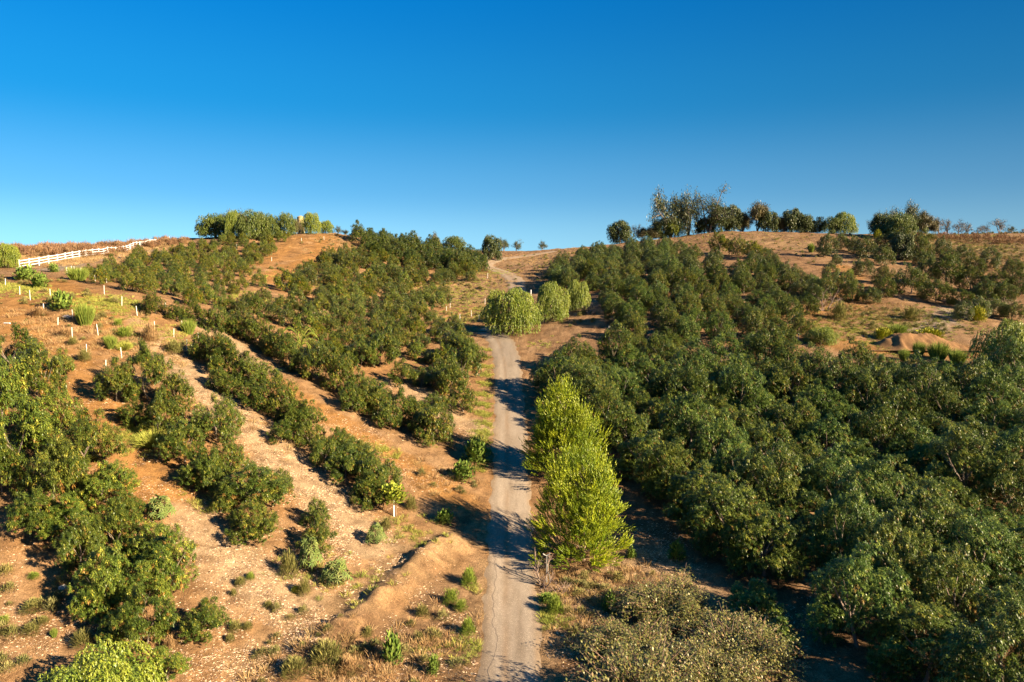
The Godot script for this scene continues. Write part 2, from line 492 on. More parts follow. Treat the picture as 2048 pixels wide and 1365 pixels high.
func inside_others(p: Vector3, lobes: Array, own: int, share: float) -> bool:
	for k in lobes.size():
		if k != own and p.distance_to(lobes[k][0]) < lobes[k][1] * share: return true
	return false

# drooping leaves in whorls at the ends of shoots
func avocado_crown(n: int, rad: float, low: float, high: float, bumps: int, shoots: int, per: int, long: float, share: Vector2) -> Shape:
	var r := seeded(n)
	var s := Shape.new()
	var lobes := lobes_of(r, rad, low, high, bumps, share.x, share.y, 9)
	var made := 0
	var tries := 0
	while made < shoots and tries < shoots * 12:
		tries += 1
		var k := r.randi() % lobes.size()
		var c: Vector3 = lobes[k][0]
		var rr: float = lobes[k][1]
		if r.randf() > maxf(rr * rr / (rad * rad * share.y * share.y), 0.12): continue
		var d := on_sphere(r)
		d = (d + Vector3(0, 0.25, 0)).normalized()
		var deep := r.randf() < 0.16
		var p := c + d * rr * (r.randf_range(0.4, 0.75) if deep else r.randf_range(0.84, 1.1 if r.randf() < 0.78 else 1.55))
		if p.y < low * 0.8: continue
		if not deep and inside_others(p, lobes, k, 0.84): continue
		made += 1
		var axis := (d + Vector3(0, 0.45, 0) + on_sphere(r) * 0.25).normalized()
		var x := axis.cross(Vector3(0.3, 0.1, 0.9)).normalized()
		var y := axis.cross(x)
		var fresh := r.randf()
		var tone := Color(0.048, 0.088, 0.015).lerp(Color(0.158, 0.202, 0.036), pow(clampf(lobes[k][2] * 0.55 + r.randf() * 0.5, 0.0, 1.0), 1.5))
		if fresh < 0.13 and d.y > 0.0: tone = Color(0.28, 0.30, 0.05)
		elif fresh < 0.14: tone = Color(0.24, 0.15, 0.04)
		var turn := r.randf() * TAU
		for i in per:
			var a := turn + i * 2.4
			var lean := lerpf(0.45, 1.75, (i + 0.5) / per) + r.randf_range(-0.15, 0.15)
			var dir := axis * cos(lean) + (x * cos(a) + y * sin(a)) * sin(lean)
			dir.y -= 0.2
			dir = dir.normalized()
			var l := long * r.randf_range(0.7, 1.2)
			s.leaf(p - axis * long * 0.5 * (i / float(per)), dir, l, l * 0.34, r.randf_range(0.1, 0.4), vary(r, tone, 0.2))
	return s

func trunk_shape(n: int, high: float, thick: float, limbs: int, reach: float, k: Color) -> Shape:
	var r := seeded(n)
	var s := Shape.new()
	var fork := Vector3(r.randf_range(-0.1, 0.1) * high, high * 0.35, r.randf_range(-0.1, 0.1) * high)
	s.tube(Vector3(0, -0.4, 0), fork, thick, thick * 0.75, 7, k)
	for i in limbs:
		var a := TAU * (i + r.randf() * 0.5) / limbs
		var mid := fork + Vector3(cos(a) * reach * 0.45, high * 0.28, sin(a) * reach * 0.45)
		var end := mid + Vector3(cos(a + 0.3) * reach * 0.4, high * r.randf_range(0.15, 0.35), sin(a + 0.3) * reach * 0.4)
		s.tube(fork, mid, thick * 0.6, thick * 0.4, 6, vary(r, k, 0.1))
		s.tube(mid, end, thick * 0.4, thick * 0.15, 5, vary(r, k, 0.1))
	return s

# weeping strings of leaflets over rounded boughs
func weeping_crown(n: int, rad: float, low: float, high: float, bumps: int, strings: int, long: float, k1: Color, k2: Color, leaf_long := 0.24) -> Shape:
	var r := seeded(n)
	var s := Shape.new()
	var lobes := lobes_of(r, rad, low, high, bumps, 0.26, 0.44)
	var made := 0
	var tries := 0
	while made < strings and tries < strings * 12:
		tries += 1
		var k := r.randi() % lobes.size()
		var c: Vector3 = lobes[k][0]
		var rr: float = lobes[k][1]
		var d := on_sphere(r)
		d.y = d.y * 0.8 + 0.15
		d = d.normalized()
		var p := c + d * rr * r.randf_range(0.8, 1.05)
		if inside_others(p, lobes, k, 0.8): continue
		made += 1
		var go := Vector3(d.x * 0.55, 0.15, d.z * 0.55)
		var tone := k1.lerp(k2, clampf(lobes[k][2] * 0.6 + r.randf() * 0.5, 0.0, 1.0))
		var l := long * r.randf_range(0.5, 1.2)
		var steps := int(l / (leaf_long * 0.42))
		for i in steps:
			p += go.normalized() * leaf_long * 0.42
			go.y -= 0.28
			if p.y < low: break
			for q in 2:
				var side := on_sphere(r)
				var dir := (side + Vector3(0, -0.55, 0) + go * 0.4).normalized()
				s.leaf(p, dir, leaf_long * r.randf_range(0.7, 1.2), leaf_long * 0.38, 0.15, vary(r, tone, 0.22))
	for b in lobes:
		for i in 260:
			var p: Vector3 = b[0] + on_sphere(r) * b[1] * pow(r.randf(), 0.4) * 0.85
			if p.y < low: continue
			s.leaf(p, (on_sphere(r) + Vector3(0, -0.6, 0)).normalized(), leaf_long * 1.3, leaf_long * 0.6, 0.15, vary(r, k1, 0.25))
	return s

# upright brushes of needles in plumes on several leaders that rise to different heights
func pine_crown(n: int, rad: float, high: float, leaders: int, plumes: int, per: int) -> Shape:
	var r := seeded(n)
	var s := Shape.new()
	for m in leaders:
		var la := TAU * (m * 0.618 + 0.12 * r.randf())
		var off := 0.0 if m == 0 else rad * r.randf_range(0.32, 0.55)
		var foot := Vector3(cos(la) * off, 0, sin(la) * off)
		var top := high * (1.0 if m == 0 else r.randf_range(0.58, 0.93))
		var wide := rad * (0.62 if m == 0 else r.randf_range(0.38, 0.55))
		var leader_tone := r.randf()  # random needle tone for each leader
		for i in plumes:
			var t := pow((i + r.randf()) / plumes, 0.85)
			var a := i * 2.4 + r.randf() * 0.9
			var w := wide * pow(maxf(0.0, 1.0 - pow(maxf(t - 0.3, 0.0) / 0.72, 1.5)), 0.65) * (r.randf_range(0.6, 1.0) if r.randf() < 0.7 else r.randf_range(1.0, 1.4))
			var outward := Vector3(cos(a), 0, sin(a))
			var c := foot + outward * maxf(w - 0.2, 0.03) + Vector3(0, lerpf(0.25, top - 0.7, t), 0)
			var body := Vector3(c.x, 0, c.z).normalized()
			var size := r.randf_range(0.18, 0.42)
			var tint := clampf(leader_tone * 0.3 + pow(r.randf(), 1.4) * 0.8, 0.0, 1.0)
			var sweep := 0.75 * (1.0 - 0.75 * t)
			for k in per:
				var p := c + on_sphere(r) * size * Vector3(1, 0.7, 1)
				var axis := ((outward + body) * 0.5 * sweep + Vector3(0, lerpf(0.35, 1.2, t), 0) + (p - c).normalized() * 0.3 + on_sphere(r) * 0.12).normalized()
				var l := r.randf_range(0.35, 0.8) * (1.7 if t > 0.8 else 0.95)
				var tone := Color(0.065, 0.125, 0.008).lerp(Color(0.32, 0.355, 0.016), tint * 0.75 + r.randf() * 0.25)
				var x := axis.cross(Vector3(0.2, 0.3, 0.9)).normalized()
				var z := axis.cross(x)
				for q in 12:
					var u := q / 12.0
					var b := p + axis * l * u
					var aa := q * 2.4 + a
					var dir := (axis * 1.1 + (x * cos(aa) + z * sin(aa)) * 0.62).normalized()
					s.blade(b, b + dir * r.randf_range(0.13, 0.22), 0.045, dir.cross(axis).normalized(), vary(r, tone, 0.15))
	return s

# a tall tree that carries its leaves in separate tufts on long limbs; puts wood and leaves apart
func limbed(n: int, high: float, spread: float, forks: int, tuft: float, per: int, leaf_long: float, k1: Color, k2: Color, wood: Shape, leaves: Shape, bark: Color, lean := 0.0) -> void:
	var r := seeded(n)
	var todo := []
	var stems := 2 + r.randi() % 2
	for i in stems:
		var a := TAU * (i + r.randf() * 0.6) / stems
		todo.append([Vector3(0, -0.4, 0), Vector3(cos(a) * 0.26 + lean, 1.0, sin(a) * 0.26).normalized(), high * 0.27 * r.randf_range(0.7, 1.1), high * 0.022, 0])
	while todo.size():
		var b = todo.pop_back()
		var p: Vector3 = b[0]
		var d: Vector3 = b[1]
		var l: float = b[2]
		var w: float = b[3]
		var deep: int = b[4]
		var q := p + d * l * r.randf_range(0.8, 1.2)
		wood.tube(p, q, w, w * 0.7, 5, vary(r, bark, 0.15))
		if deep >= forks - 2 and per > 0:
			var whole := 1.0 if deep >= forks - 1 else 0.45
			var c := q if deep >= forks - 1 else p.lerp(q, 0.6) + on_sphere(r) * tuft * 0.4
			for i in int(per * whole):
				var o := on_sphere(r) * tuft * whole * pow(r.randf(), 0.45)
				var dir := (on_sphere(r) + Vector3(0, -0.5, 0)).normalized()
				leaves.leaf(c + o, dir, leaf_long * r.randf_range(0.7, 1.3), leaf_long * 0.36, 0.2, vary(r, k1.lerp(k2, r.randf()), 0.2))
		if deep < forks:
			var side := d.cross(Vector3(0.2, 0.1, 0.97)).normalized()
			var up := d.cross(side)
			# the limb goes on, and one or two branches leave it lower down
			var wander := (d + on_sphere(r) * 0.3 + Vector3(0, 0.08, 0)).normalized()
			todo.append([q, wander, l * r.randf_range(0.62, 0.9), w * 0.7, deep + 1])
			var a0 := r.randf() * TAU
			for i in 1 + (1 if r.randf() < 0.65 else 0):
				var a := a0 + PI * i + r.randf_range(-0.5, 0.5)
				var nd := (d * 0.6 + (side * cos(a) + up * sin(a)) * spread + Vector3(0, 0.18, 0)).normalized()
				todo.append([p.lerp(q, r.randf_range(0.5, 1.0)), nd, l * r.randf_range(0.5, 0.85), w * 0.55, deep + 1])

# thin twigs with small leaves spread evenly, see-through
func sparse_shrub(n: int, rad: float, high: float, twigs: int, per: int, wood: Shape, leaves: Shape) -> void:
	var r := seeded(n)
	for i in twigs:
		var a := r.randf() * TAU
		var e := acos(lerpf(0.05, 1.0, r.randf()))
		var bulge := 0.8 + 0.14 * sin(a * 3.0 + n) + 0.12 * sin(a * 5.0 + n * 2.0) + 0.08 * sin(e * 9.0 + a * 2.0)
		var end := Vector3(cos(a) * sin(e) * rad, high * (0.22 + 0.78 * cos(e)), sin(a) * sin(e) * rad) * r.randf_range(0.6, 1.0) * bulge
		var start := Vector3(cos(a), 0, sin(a)) * r.randf() * rad * 0.25
		var mid := start.lerp(end, 0.5) + Vector3(0, high * 0.16, 0) + on_sphere(r) * 0.25
		wood.tube(start, mid, 0.028, 0.016, 4, vary(r, Color(0.15, 0.11, 0.08), 0.3))
		wood.tube(mid, end, 0.016, 0.006, 4, vary(r, Color(0.19, 0.13, 0.09), 0.3))
		for node in 6:
			var t := pow((node + r.randf()) / 6.0, 0.6)
			var c := (start.lerp(mid, t * 2.0) if t < 0.5 else mid.lerp(end, t * 2.0 - 1.0)) + on_sphere(r) * 0.22
			var shade := r.randf()
			for j in per / 6:
				var tone := Color(0.07, 0.085, 0.02).lerp(Color(0.20, 0.185, 0.045), shade * 0.6 + r.randf() * 0.4)
				if r.randf() < 0.12: tone = Color(0.22, 0.14, 0.06)
				s_leaf(leaves, r, c + on_sphere(r) * 0.17, tone)

func s_leaf(leaves: Shape, r: RandomNumberGenerator, p: Vector3, tone: Color) -> void:
	var l := r.randf_range(0.085, 0.17)
	leaves.leaf(p, (on_sphere(r) + Vector3(0, -0.2, 0)).normalized(), l, l * 0.55, 0.15, vary(r, tone, 0.25))

# ---------------------------------------------------------------- low plants
func tuft_shape(n: int, rad: float, high: float, blades: int, wide: float, k1: Color, k2: Color, upright: float) -> Shape:
	var r := seeded(n)
	var s := Shape.new()
	for i in blades:
		var a := r.randf() * TAU
		var q := sqrt(r.randf())
		var b := Vector3(cos(a) * q * rad * 0.5, -0.05, sin(a) * q * rad * 0.5)
		var tip := Vector3(cos(a) * q * rad * (1.15 - upright), high * (1.0 - 0.55 * q * q * (1.0 - upright)) * r.randf_range(0.6, 1.05), sin(a) * q * rad * (1.15 - upright)) + on_sphere(r) * rad * 0.18
		tip.x += b.x; tip.z += b.z
		var k := k1.lerp(k2, r.randf())
		var side := (tip - b).cross(on_sphere(r)).normalized()
		var mid := b.lerp(tip, 0.6) + Vector3(0, high * 0.08, 0)
		s.quad(b - side * wide * 0.5, mid - side * wide * 0.4, mid + side * wide * 0.4, b + side * wide * 0.5, vary(r, k, 0.2))
		s.blade(mid, tip, wide * 0.8, side, vary(r, k, 0.2))
	return s

# a rounded bush of fine sprays
func bush_shape(n: int, rad: float, high: float, sprays: int, long: float, wide: float, k1: Color, k2: Color) -> Shape:
	var r := seeded(n)
	var s := Shape.new()
	var bumps := []
	for i in 5:
		var a := TAU * i * 0.618
		bumps.append([Vector3(cos(a), 0, sin(a)) * rad * 0.45 * sqrt(i / 5.0), r.randf_range(0.7, 1.0)])
	for i in sprays:
		var b = bumps[r.randi() % 5]
		var d := on_sphere(r)
		d.y = absf(d.y)
		var f: float = b[1] * r.randf_range(0.55, 1.0)
		var p: Vector3 = b[0] + Vector3(d.x * rad * 0.72 * f, d.y * high * f, d.z * rad * 0.72 * f)
		var dir := (d + Vector3(0, 0.5, 0) + on_sphere(r) * 0.5).normalized()
		s.leaf(p, dir, long * r.randf_range(0.6, 1.3), wide, 0.1, vary(r, k1.lerp(k2, r.randf()), 0.22))
	return s

# star-shaped leaves on stalks
func castor_shape(n: int, rad: float, high: float, stalks: int, size: float, k1: Color, k2: Color) -> Shape:
	var r := seeded(n)
	var s := Shape.new()
	for i in stalks:
		var a := i * 2.4 + r.randf() * 0.5
		var q := sqrt((i + 0.5) / stalks)
		var at := Vector3(cos(a) * q * rad, high * (1.05 - 0.7 * q * q) * r.randf_range(0.8, 1.05), sin(a) * q * rad)
		s.tube(Vector3(at.x * 0.2, 0, at.z * 0.2), at, 0.022, 0.012, 4, Color(0.14, 0.12, 0.06))
		var up := (Vector3(cos(a) * q * 1.3, 0.8, sin(a) * q * 1.3) + on_sphere(r) * 0.75).normalized()
		var x := up.cross(Vector3(0.3, 0.2, 0.9)).normalized()
		var z := up.cross(x)
		var k := vary(r, k1.lerp(k2, r.randf()), 0.15)
		var l := size * r.randf_range(0.75, 1.2)
		for j in 7:
			var t0 := TAU * (j - 0.36) / 7.0
			var t1 := TAU * (j + 0.36) / 7.0
			var t := TAU * j / 7.0
			var tip := at + (x * cos(t) + z * sin(t)) * l - up * l * 0.28
			s.tri(at, at + (x * cos(t0) + z * sin(t0)) * l * 0.5, tip, vary(r, k, 0.08))
			s.tri(at, tip, at + (x * cos(t1) + z * sin(t1)) * l * 0.5, vary(r, k, 0.08))
	return s

func palm_shape(n: int, fronds: int, long: float) -> Shape:
	var r := seeded(n)
	var s := Shape.new()
	for i in fronds:
		var a := i * 2.4
		var rise := lerpf(1.5, 0.25, i / float(fronds))
		var p := Vector3(0, 0.5, 0)
		var dir := Vector3(cos(a), rise, sin(a)).normalized()
		var k := Color(0.10, 0.15, 0.02).lerp(Color(0.20, 0.21, 0.035), r.randf())
		for j in 14:
			var q := p + dir * long / 14.0
			var side := dir.cross(Vector3.UP).normalized()
			for e in [-1.0, 1.0]:
				var out: Vector3 = (side * e + dir * 0.7 + Vector3(0, 0.15, 0)).normalized()
				s.leaf(q, out, 0.75 * sin(PI * (j + 1.5) / 16.0), 0.06, 0.25, vary(r, k, 0.15))
			s.tube(p, q, 0.03, 0.025, 4, k)
			p = q
			dir = (dir + Vector3(0, -0.13, 0)).normalized()
	return s

# ---------------------------------------------------------------- planting
var kinds := {}
var tints := {}

func dup(root: Node3D, at: Vector3, turn: float, size: Vector3, label: String) -> Node3D:
	var o: Node3D = root
	if root.has_meta("used"):
		o = root.duplicate()
		o.name = numbered(str(root.get_meta("called")))
		o.remove_meta("used")
		o.remove_meta("called")
		add_child(o)
	else:
		root.set_meta("used", true)
	o.position = at
	o.rotation = Vector3(0, turn, 0)
	o.scale = size
	o.set_meta("label", label)
	return o

# a model (with its parts) not yet put anywhere
func model(called: String, category: String, group: String, parts: Array) -> Node3D:
	var o := Node3D.new()
	o.name = numbered(called)
	o.set_meta("called", called)
	tag(o, "", category, group)
	add_child(o)
	for p in parts: part(p[0], p[1], o, p[2] if p.size() > 2 else null)
	return o

const ORDINALS := ["first", "second", "third", "fourth", "fifth", "sixth", "seventh", "eighth", "ninth", "tenth", "eleventh", "twelfth", "thirteenth", "fourteenth", "fifteenth", "sixteenth", "seventeenth", "eighteenth", "nineteenth", "twentieth"]
func ordinal(n: int) -> String:
	if n <= 20: return ORDINALS[n - 1]
	var tens: String = ["twenty", "thirty", "forty", "fifty"][n / 10 - 2]
	if n % 10 == 0: return tens.trim_suffix("y") + "ieth"
	return tens + "-" + ORDINALS[n % 10 - 1]

# trees of one row: (east, up the valley, crown width, place in the row)
var planted := 0
var under := []
func row(kind: String, looks: Array, group: String, label: String, spots: Array) -> void:
	var r := seeded(900 + planted)
	for t in spots:
		planted += 1
		if t.y < 82.0: under.append(Vector4(t.x - 0.6, t.y, t.z * 0.55, 55))
		var variant := planted % 5
		var look: String = looks[r.randi() % looks.size()]
		var key := "%s %d %s" % [kind, variant, look]
		if not kinds.has(key):
			var o := Node3D.new()
			o.name = numbered("avocado_tree")
			o.set_meta("called", "avocado_tree")
			tag(o, "", "avocado tree", group)
			add_child(o)
			part("crown", tints["mesh %s %d" % [kind, variant]], o, tints[look])
			part("trunk", tints["trunk %s %d" % [kind, variant]], o)
			kinds[key] = o
		var size: float = t.z / tints["width " + kind]
		var o2 := dup(kinds[key], stand(t.x, -t.y, 0.1), r.randf() * TAU, Vector3(size * r.randf_range(0.88, 1.12), size * r.randf_range(0.8, 1.25), size * r.randf_range(0.88, 1.12)), label % ordinal(int(t.w)))
		o2.rotation += Vector3(r.randf_range(-0.09, 0.09), 0, r.randf_range(-0.09, 0.09))
		o2.set_meta("group", group)

var crowd := {}
func far_row(kind: String, look: String, spots: Array) -> void:
	var r := seeded(700 + spots.size())
	for t in spots:
		var key := "%s %d" % [kind, r.randi() % 3]
		if not crowd.has(key): crowd[key] = []
		var size: float = t.z / tints["width " + kind]
		var b := Basis(Vector3.UP, r.randf() * TAU).scaled(Vector3(size, size * r.randf_range(0.85, 1.25), size))
		var f := r.randf_range(0.85, 1.15)
		var k: Color = tints["color " + look]
		crowd[key].append([Transform3D(b, stand(t.x, -t.y, 0.1)), Color(k.r * f, k.g * f, k.b * f)])

func scatter(called: String, mesh: Mesh, where: Array, parent: Node = self) -> MultiMeshInstance3D:
	var mm := MultiMesh.new()
	mm.transform_format = MultiMesh.TRANSFORM_3D
	mm.use_colors = true
	mm.mesh = mesh
	mm.instance_count = where.size()
	for i in where.size():
		mm.set_instance_transform(i, where[i][0])
		mm.set_instance_color(i, where[i][1])
	var o := MultiMeshInstance3D.new()
	o.multimesh = mm
	o.name = numbered(called) if parent == self else called
	o.set_meta("kind", "stuff")
	parent.add_child(o, true)
	return o

# tufts strewn over round patches: (east, up the valley, radius, how many)
func strew(patches: Array, r: RandomNumberGenerator, low: float, high: float, k1: Color, k2: Color, out: Array, drift := -9.0) -> void:
	for p in patches:
		for i in int(p.w):
			var a := r.randf() * TAU
			var q: float = (r.randf() + r.randf() * r.randf()) * 0.8 * p.z
			var x: float = p.x + cos(a) * q * 1.2
			var d: float = p.y + sin(a) * q
			if away_from(ROAD, x, d) < 2.1: continue
			if noise_b.get_noise_2d(x * 1.6, d * 1.6) + 0.6 * noise_a.get_noise_2d(x * 2.0, d * 2.0) < drift: continue
			var s := r.randf_range(low, high)
			var b := Basis(Vector3.UP, r.randf() * TAU).scaled(Vector3(s, s * r.randf_range(0.7, 1.3), s))
			out.append([Transform3D(b, stand(x, -d, 0.02)), vary(r, k1.lerp(k2, r.randf()), 0.15)])

# ---------------------------------------------------------------- one-off plants
var models := {}      # key: [called, category, parts, width, height]
var stocks := {}

func put(key: String, x: float, d: float, wide: float, high: float, label: String, group := "", sink := 0.06) -> Node3D:
	var m: Array = models[key]
	if not stocks.has(key): stocks[key] = model(m[0], m[1], "", m[2])
	var r := seeded(int(x * 131.0 + d * 17.0))
	if m.size() == 3:
		var box := AABB()
		for p in m[2]: box = box.merge((p[1] as Mesh).get_aabb())
		m.append(0.94 * 0.5 * (box.size.x + box.size.z))
		m.append(0.97 * box.end.y)
	var s: float = wide / m[3]
	var o := dup(stocks[key], stand(x, -d, sink), r.randf() * TAU, Vector3(s, high / m[4], s), label)
	if group: o.set_meta("group", group)
	else: o.remove_meta("group")
	return o

func rock_shape(n: int, rad: float, k: Color) -> Shape:
	var r := seeded(n)
	var s := Shape.new()
	var pts := []
	for j in 5:
		var ring := []
		for i in 8:
			var e := PI * (j + 0.5) / 5.0 - PI * 0.5
			var a := TAU * i / 8.0
			ring.append(Vector3(cos(a) * cos(e), sin(e) * 0.6, sin(a) * cos(e)) * rad * r.randf_range(0.8, 1.15))
		pts.append(ring)
	for j in 4:
		for i in 8:
			s.quad(pts[j][i], pts[j + 1][i], pts[j + 1][(i + 1) % 8], pts[j][(i + 1) % 8], vary(r, k, 0.12))
	for i in 8:
		s.tri(Vector3(0, rad * 0.6, 0), pts[4][(i + 1) % 8], pts[4][i], vary(r, k, 0.12))
	return s

func hedge_shape(n: int, wide: float, high: float, deep: float) -> Shape:
	var r := seeded(n)
	var s := Shape.new()
	for i in 5200:
		var x := r.randf_range(-0.5, 0.5) * wide
		var top := high * (1.0 if x > wide * 0.27 else 0.72)
		var p := Vector3(x, r.randf() * top, r.randf_range(-0.5, 0.5) * deep)
		if r.randf() < 0.7: p.z = deep * 0.5 * signf(p.z) * r.randf_range(0.9, 1.05)
		s.leaf(p, (Vector3(0, 0.9, 0) + on_sphere(r)).normalized(), 0.55, 0.16, 0.0, vary(r, Color(0.020, 0.038, 0.014), 0.3))
	return s

# a low heap of earth, long and rounded
func heap_mesh(wide: float, high: float, deep: float, m: Material) -> ArrayMesh:
	var v := PackedVector3Array()
	var c := PackedColorArray()
	var idx := PackedInt32Array()
	var nx := 60
	var nz := 24
	for j in nz + 1:
		for i in nx + 1:
			var u := 2.0 * i / nx - 1.0
			var w := 2.0 * j / nz - 1.0
			var q := sqrt(u * u + w * w) + 0.16 * noise_b.get_noise_2d(u * 20.0, w * 9.0)
			var lump := 0.86 + 0.10 * cos(u * 5.2 + 2.4) + 0.20 * noise_b.get_noise_2d(u * 10.0 + 50.0, w * 5.0) + 0.10 * noise_c.get_noise_2d(u * 14.0, w * 6.0)
			v.push_back(Vector3(u * wide * 0.5, high * lump * smoothstep(1.0, 0.12, q) - 0.25, w * deep * 0.5))
			var f := 1.0 + 0.3 * noise_c.get_noise_2d(u * 12.0, w * 5.0)
			c.push_back(Color(0.39 * f, 0.235 * f, 0.125 * f))
	for j in nz:
		for i in nx:
			var o := j * (nx + 1) + i
			idx.append_array(PackedInt32Array([o, o + 1, o + nx + 2, o, o + nx + 2, o + nx + 1]))
	var st := SurfaceTool.new()
	var a := []
	a.resize(Mesh.ARRAY_MAX)
	a[Mesh.ARRAY_VERTEX] = v
	a[Mesh.ARRAY_COLOR] = c
	a[Mesh.ARRAY_INDEX] = idx
	var raw := ArrayMesh.new()
	raw.add_surface_from_arrays(Mesh.PRIMITIVE_TRIANGLES, a)
	st.create_from(raw, 0)
	st.generate_normals()
	var out := st.commit()
	out.surface_set_material(0, m)
	return out

# three-rail fence along a line (east, up the valley): every post and every rail is a part
func rail_fence(line: Array, bay: float, high: float, m: Material, label: String) -> void:
	var curve := Curve2D.new()
	for p in line: curve.add_point(p)
	var total := curve.get_baked_length()
	var n := int(total / bay)
	var start: Vector2 = line[0]
	var f := thing("rail_fence", label, "fence", stand(start.x, -start.y, 0.0))
	var post := Shape.new()
	post.box(Vector3(0, high * 0.5 - 0.15, 0), Vector3(0.13, high + 0.3, 0.13), Basis.IDENTITY, Color(0.64, 0.64, 0.62))
	post.box(Vector3(0, high + 0.025, 0), Vector3(0.18, 0.05, 0.18), Basis.IDENTITY, Color(0.80, 0.80, 0.78))
	var pm := post.mesh(m)
	var beam := Shape.new()
	beam.box(Vector3(0, 0, 0), Vector3(0.04, 0.13, 1.0), Basis.IDENTITY, Color(0.62, 0.62, 0.60))
	var bm := beam.mesh(m)
	var last := Vector3.ZERO
	for i in n + 1:
		var q := curve.sample_baked(total * i / n)
		var at := stand(q.x, -q.y, 0.0) - f.position
		var po := part("post", pm, f)
		po.position = at
		if i > 0:
			for k in 3:
				var ra := part("rail", bm, f)
				var lift := Vector3(0, high * (0.28 + 0.31 * k), 0)
				var go := at - last
				ra.transform = Transform3D(Basis.looking_at(go.normalized(), Vector3.UP) * Basis.from_scale(Vector3(1, 1, go.length() - 0.13)), (at + last) * 0.5 + lift)
		last = at

func stakes(label: String, group: String, spots: Array) -> void:
	var n := 0
	for p in spots:
		n += 1
		var at := stand(p.x, -p.y, 0.1)
		var o: MeshInstance3D
		if not stocks.has("stake"):
			var s := Shape.new()
			s.tube(Vector3(0, 0, 0), Vector3(0, 1.3, 0), 0.038, 0.036, 8, Color(0.66, 0.65, 0.60))
			o = MeshInstance3D.new()
			o.mesh = s.mesh(stocks["white paint"])
			stocks["stake"] = o
		else:
			o = stocks["stake"].duplicate()
		o.name = numbered("white_stake")
		add_child(o)
		o.position = at
		o.rotation = Vector3(0.05 * sin(n * 2.3 + p.x), n, 0.06 * sin(n * 4.1 + p.y))
		o.scale = Vector3(1.0, 0.9 + 0.15 * sin(p.x * 3.0), 1.0)
		tag(o, label % ordinal(n) if label.contains("%s") else label, "stake", group)

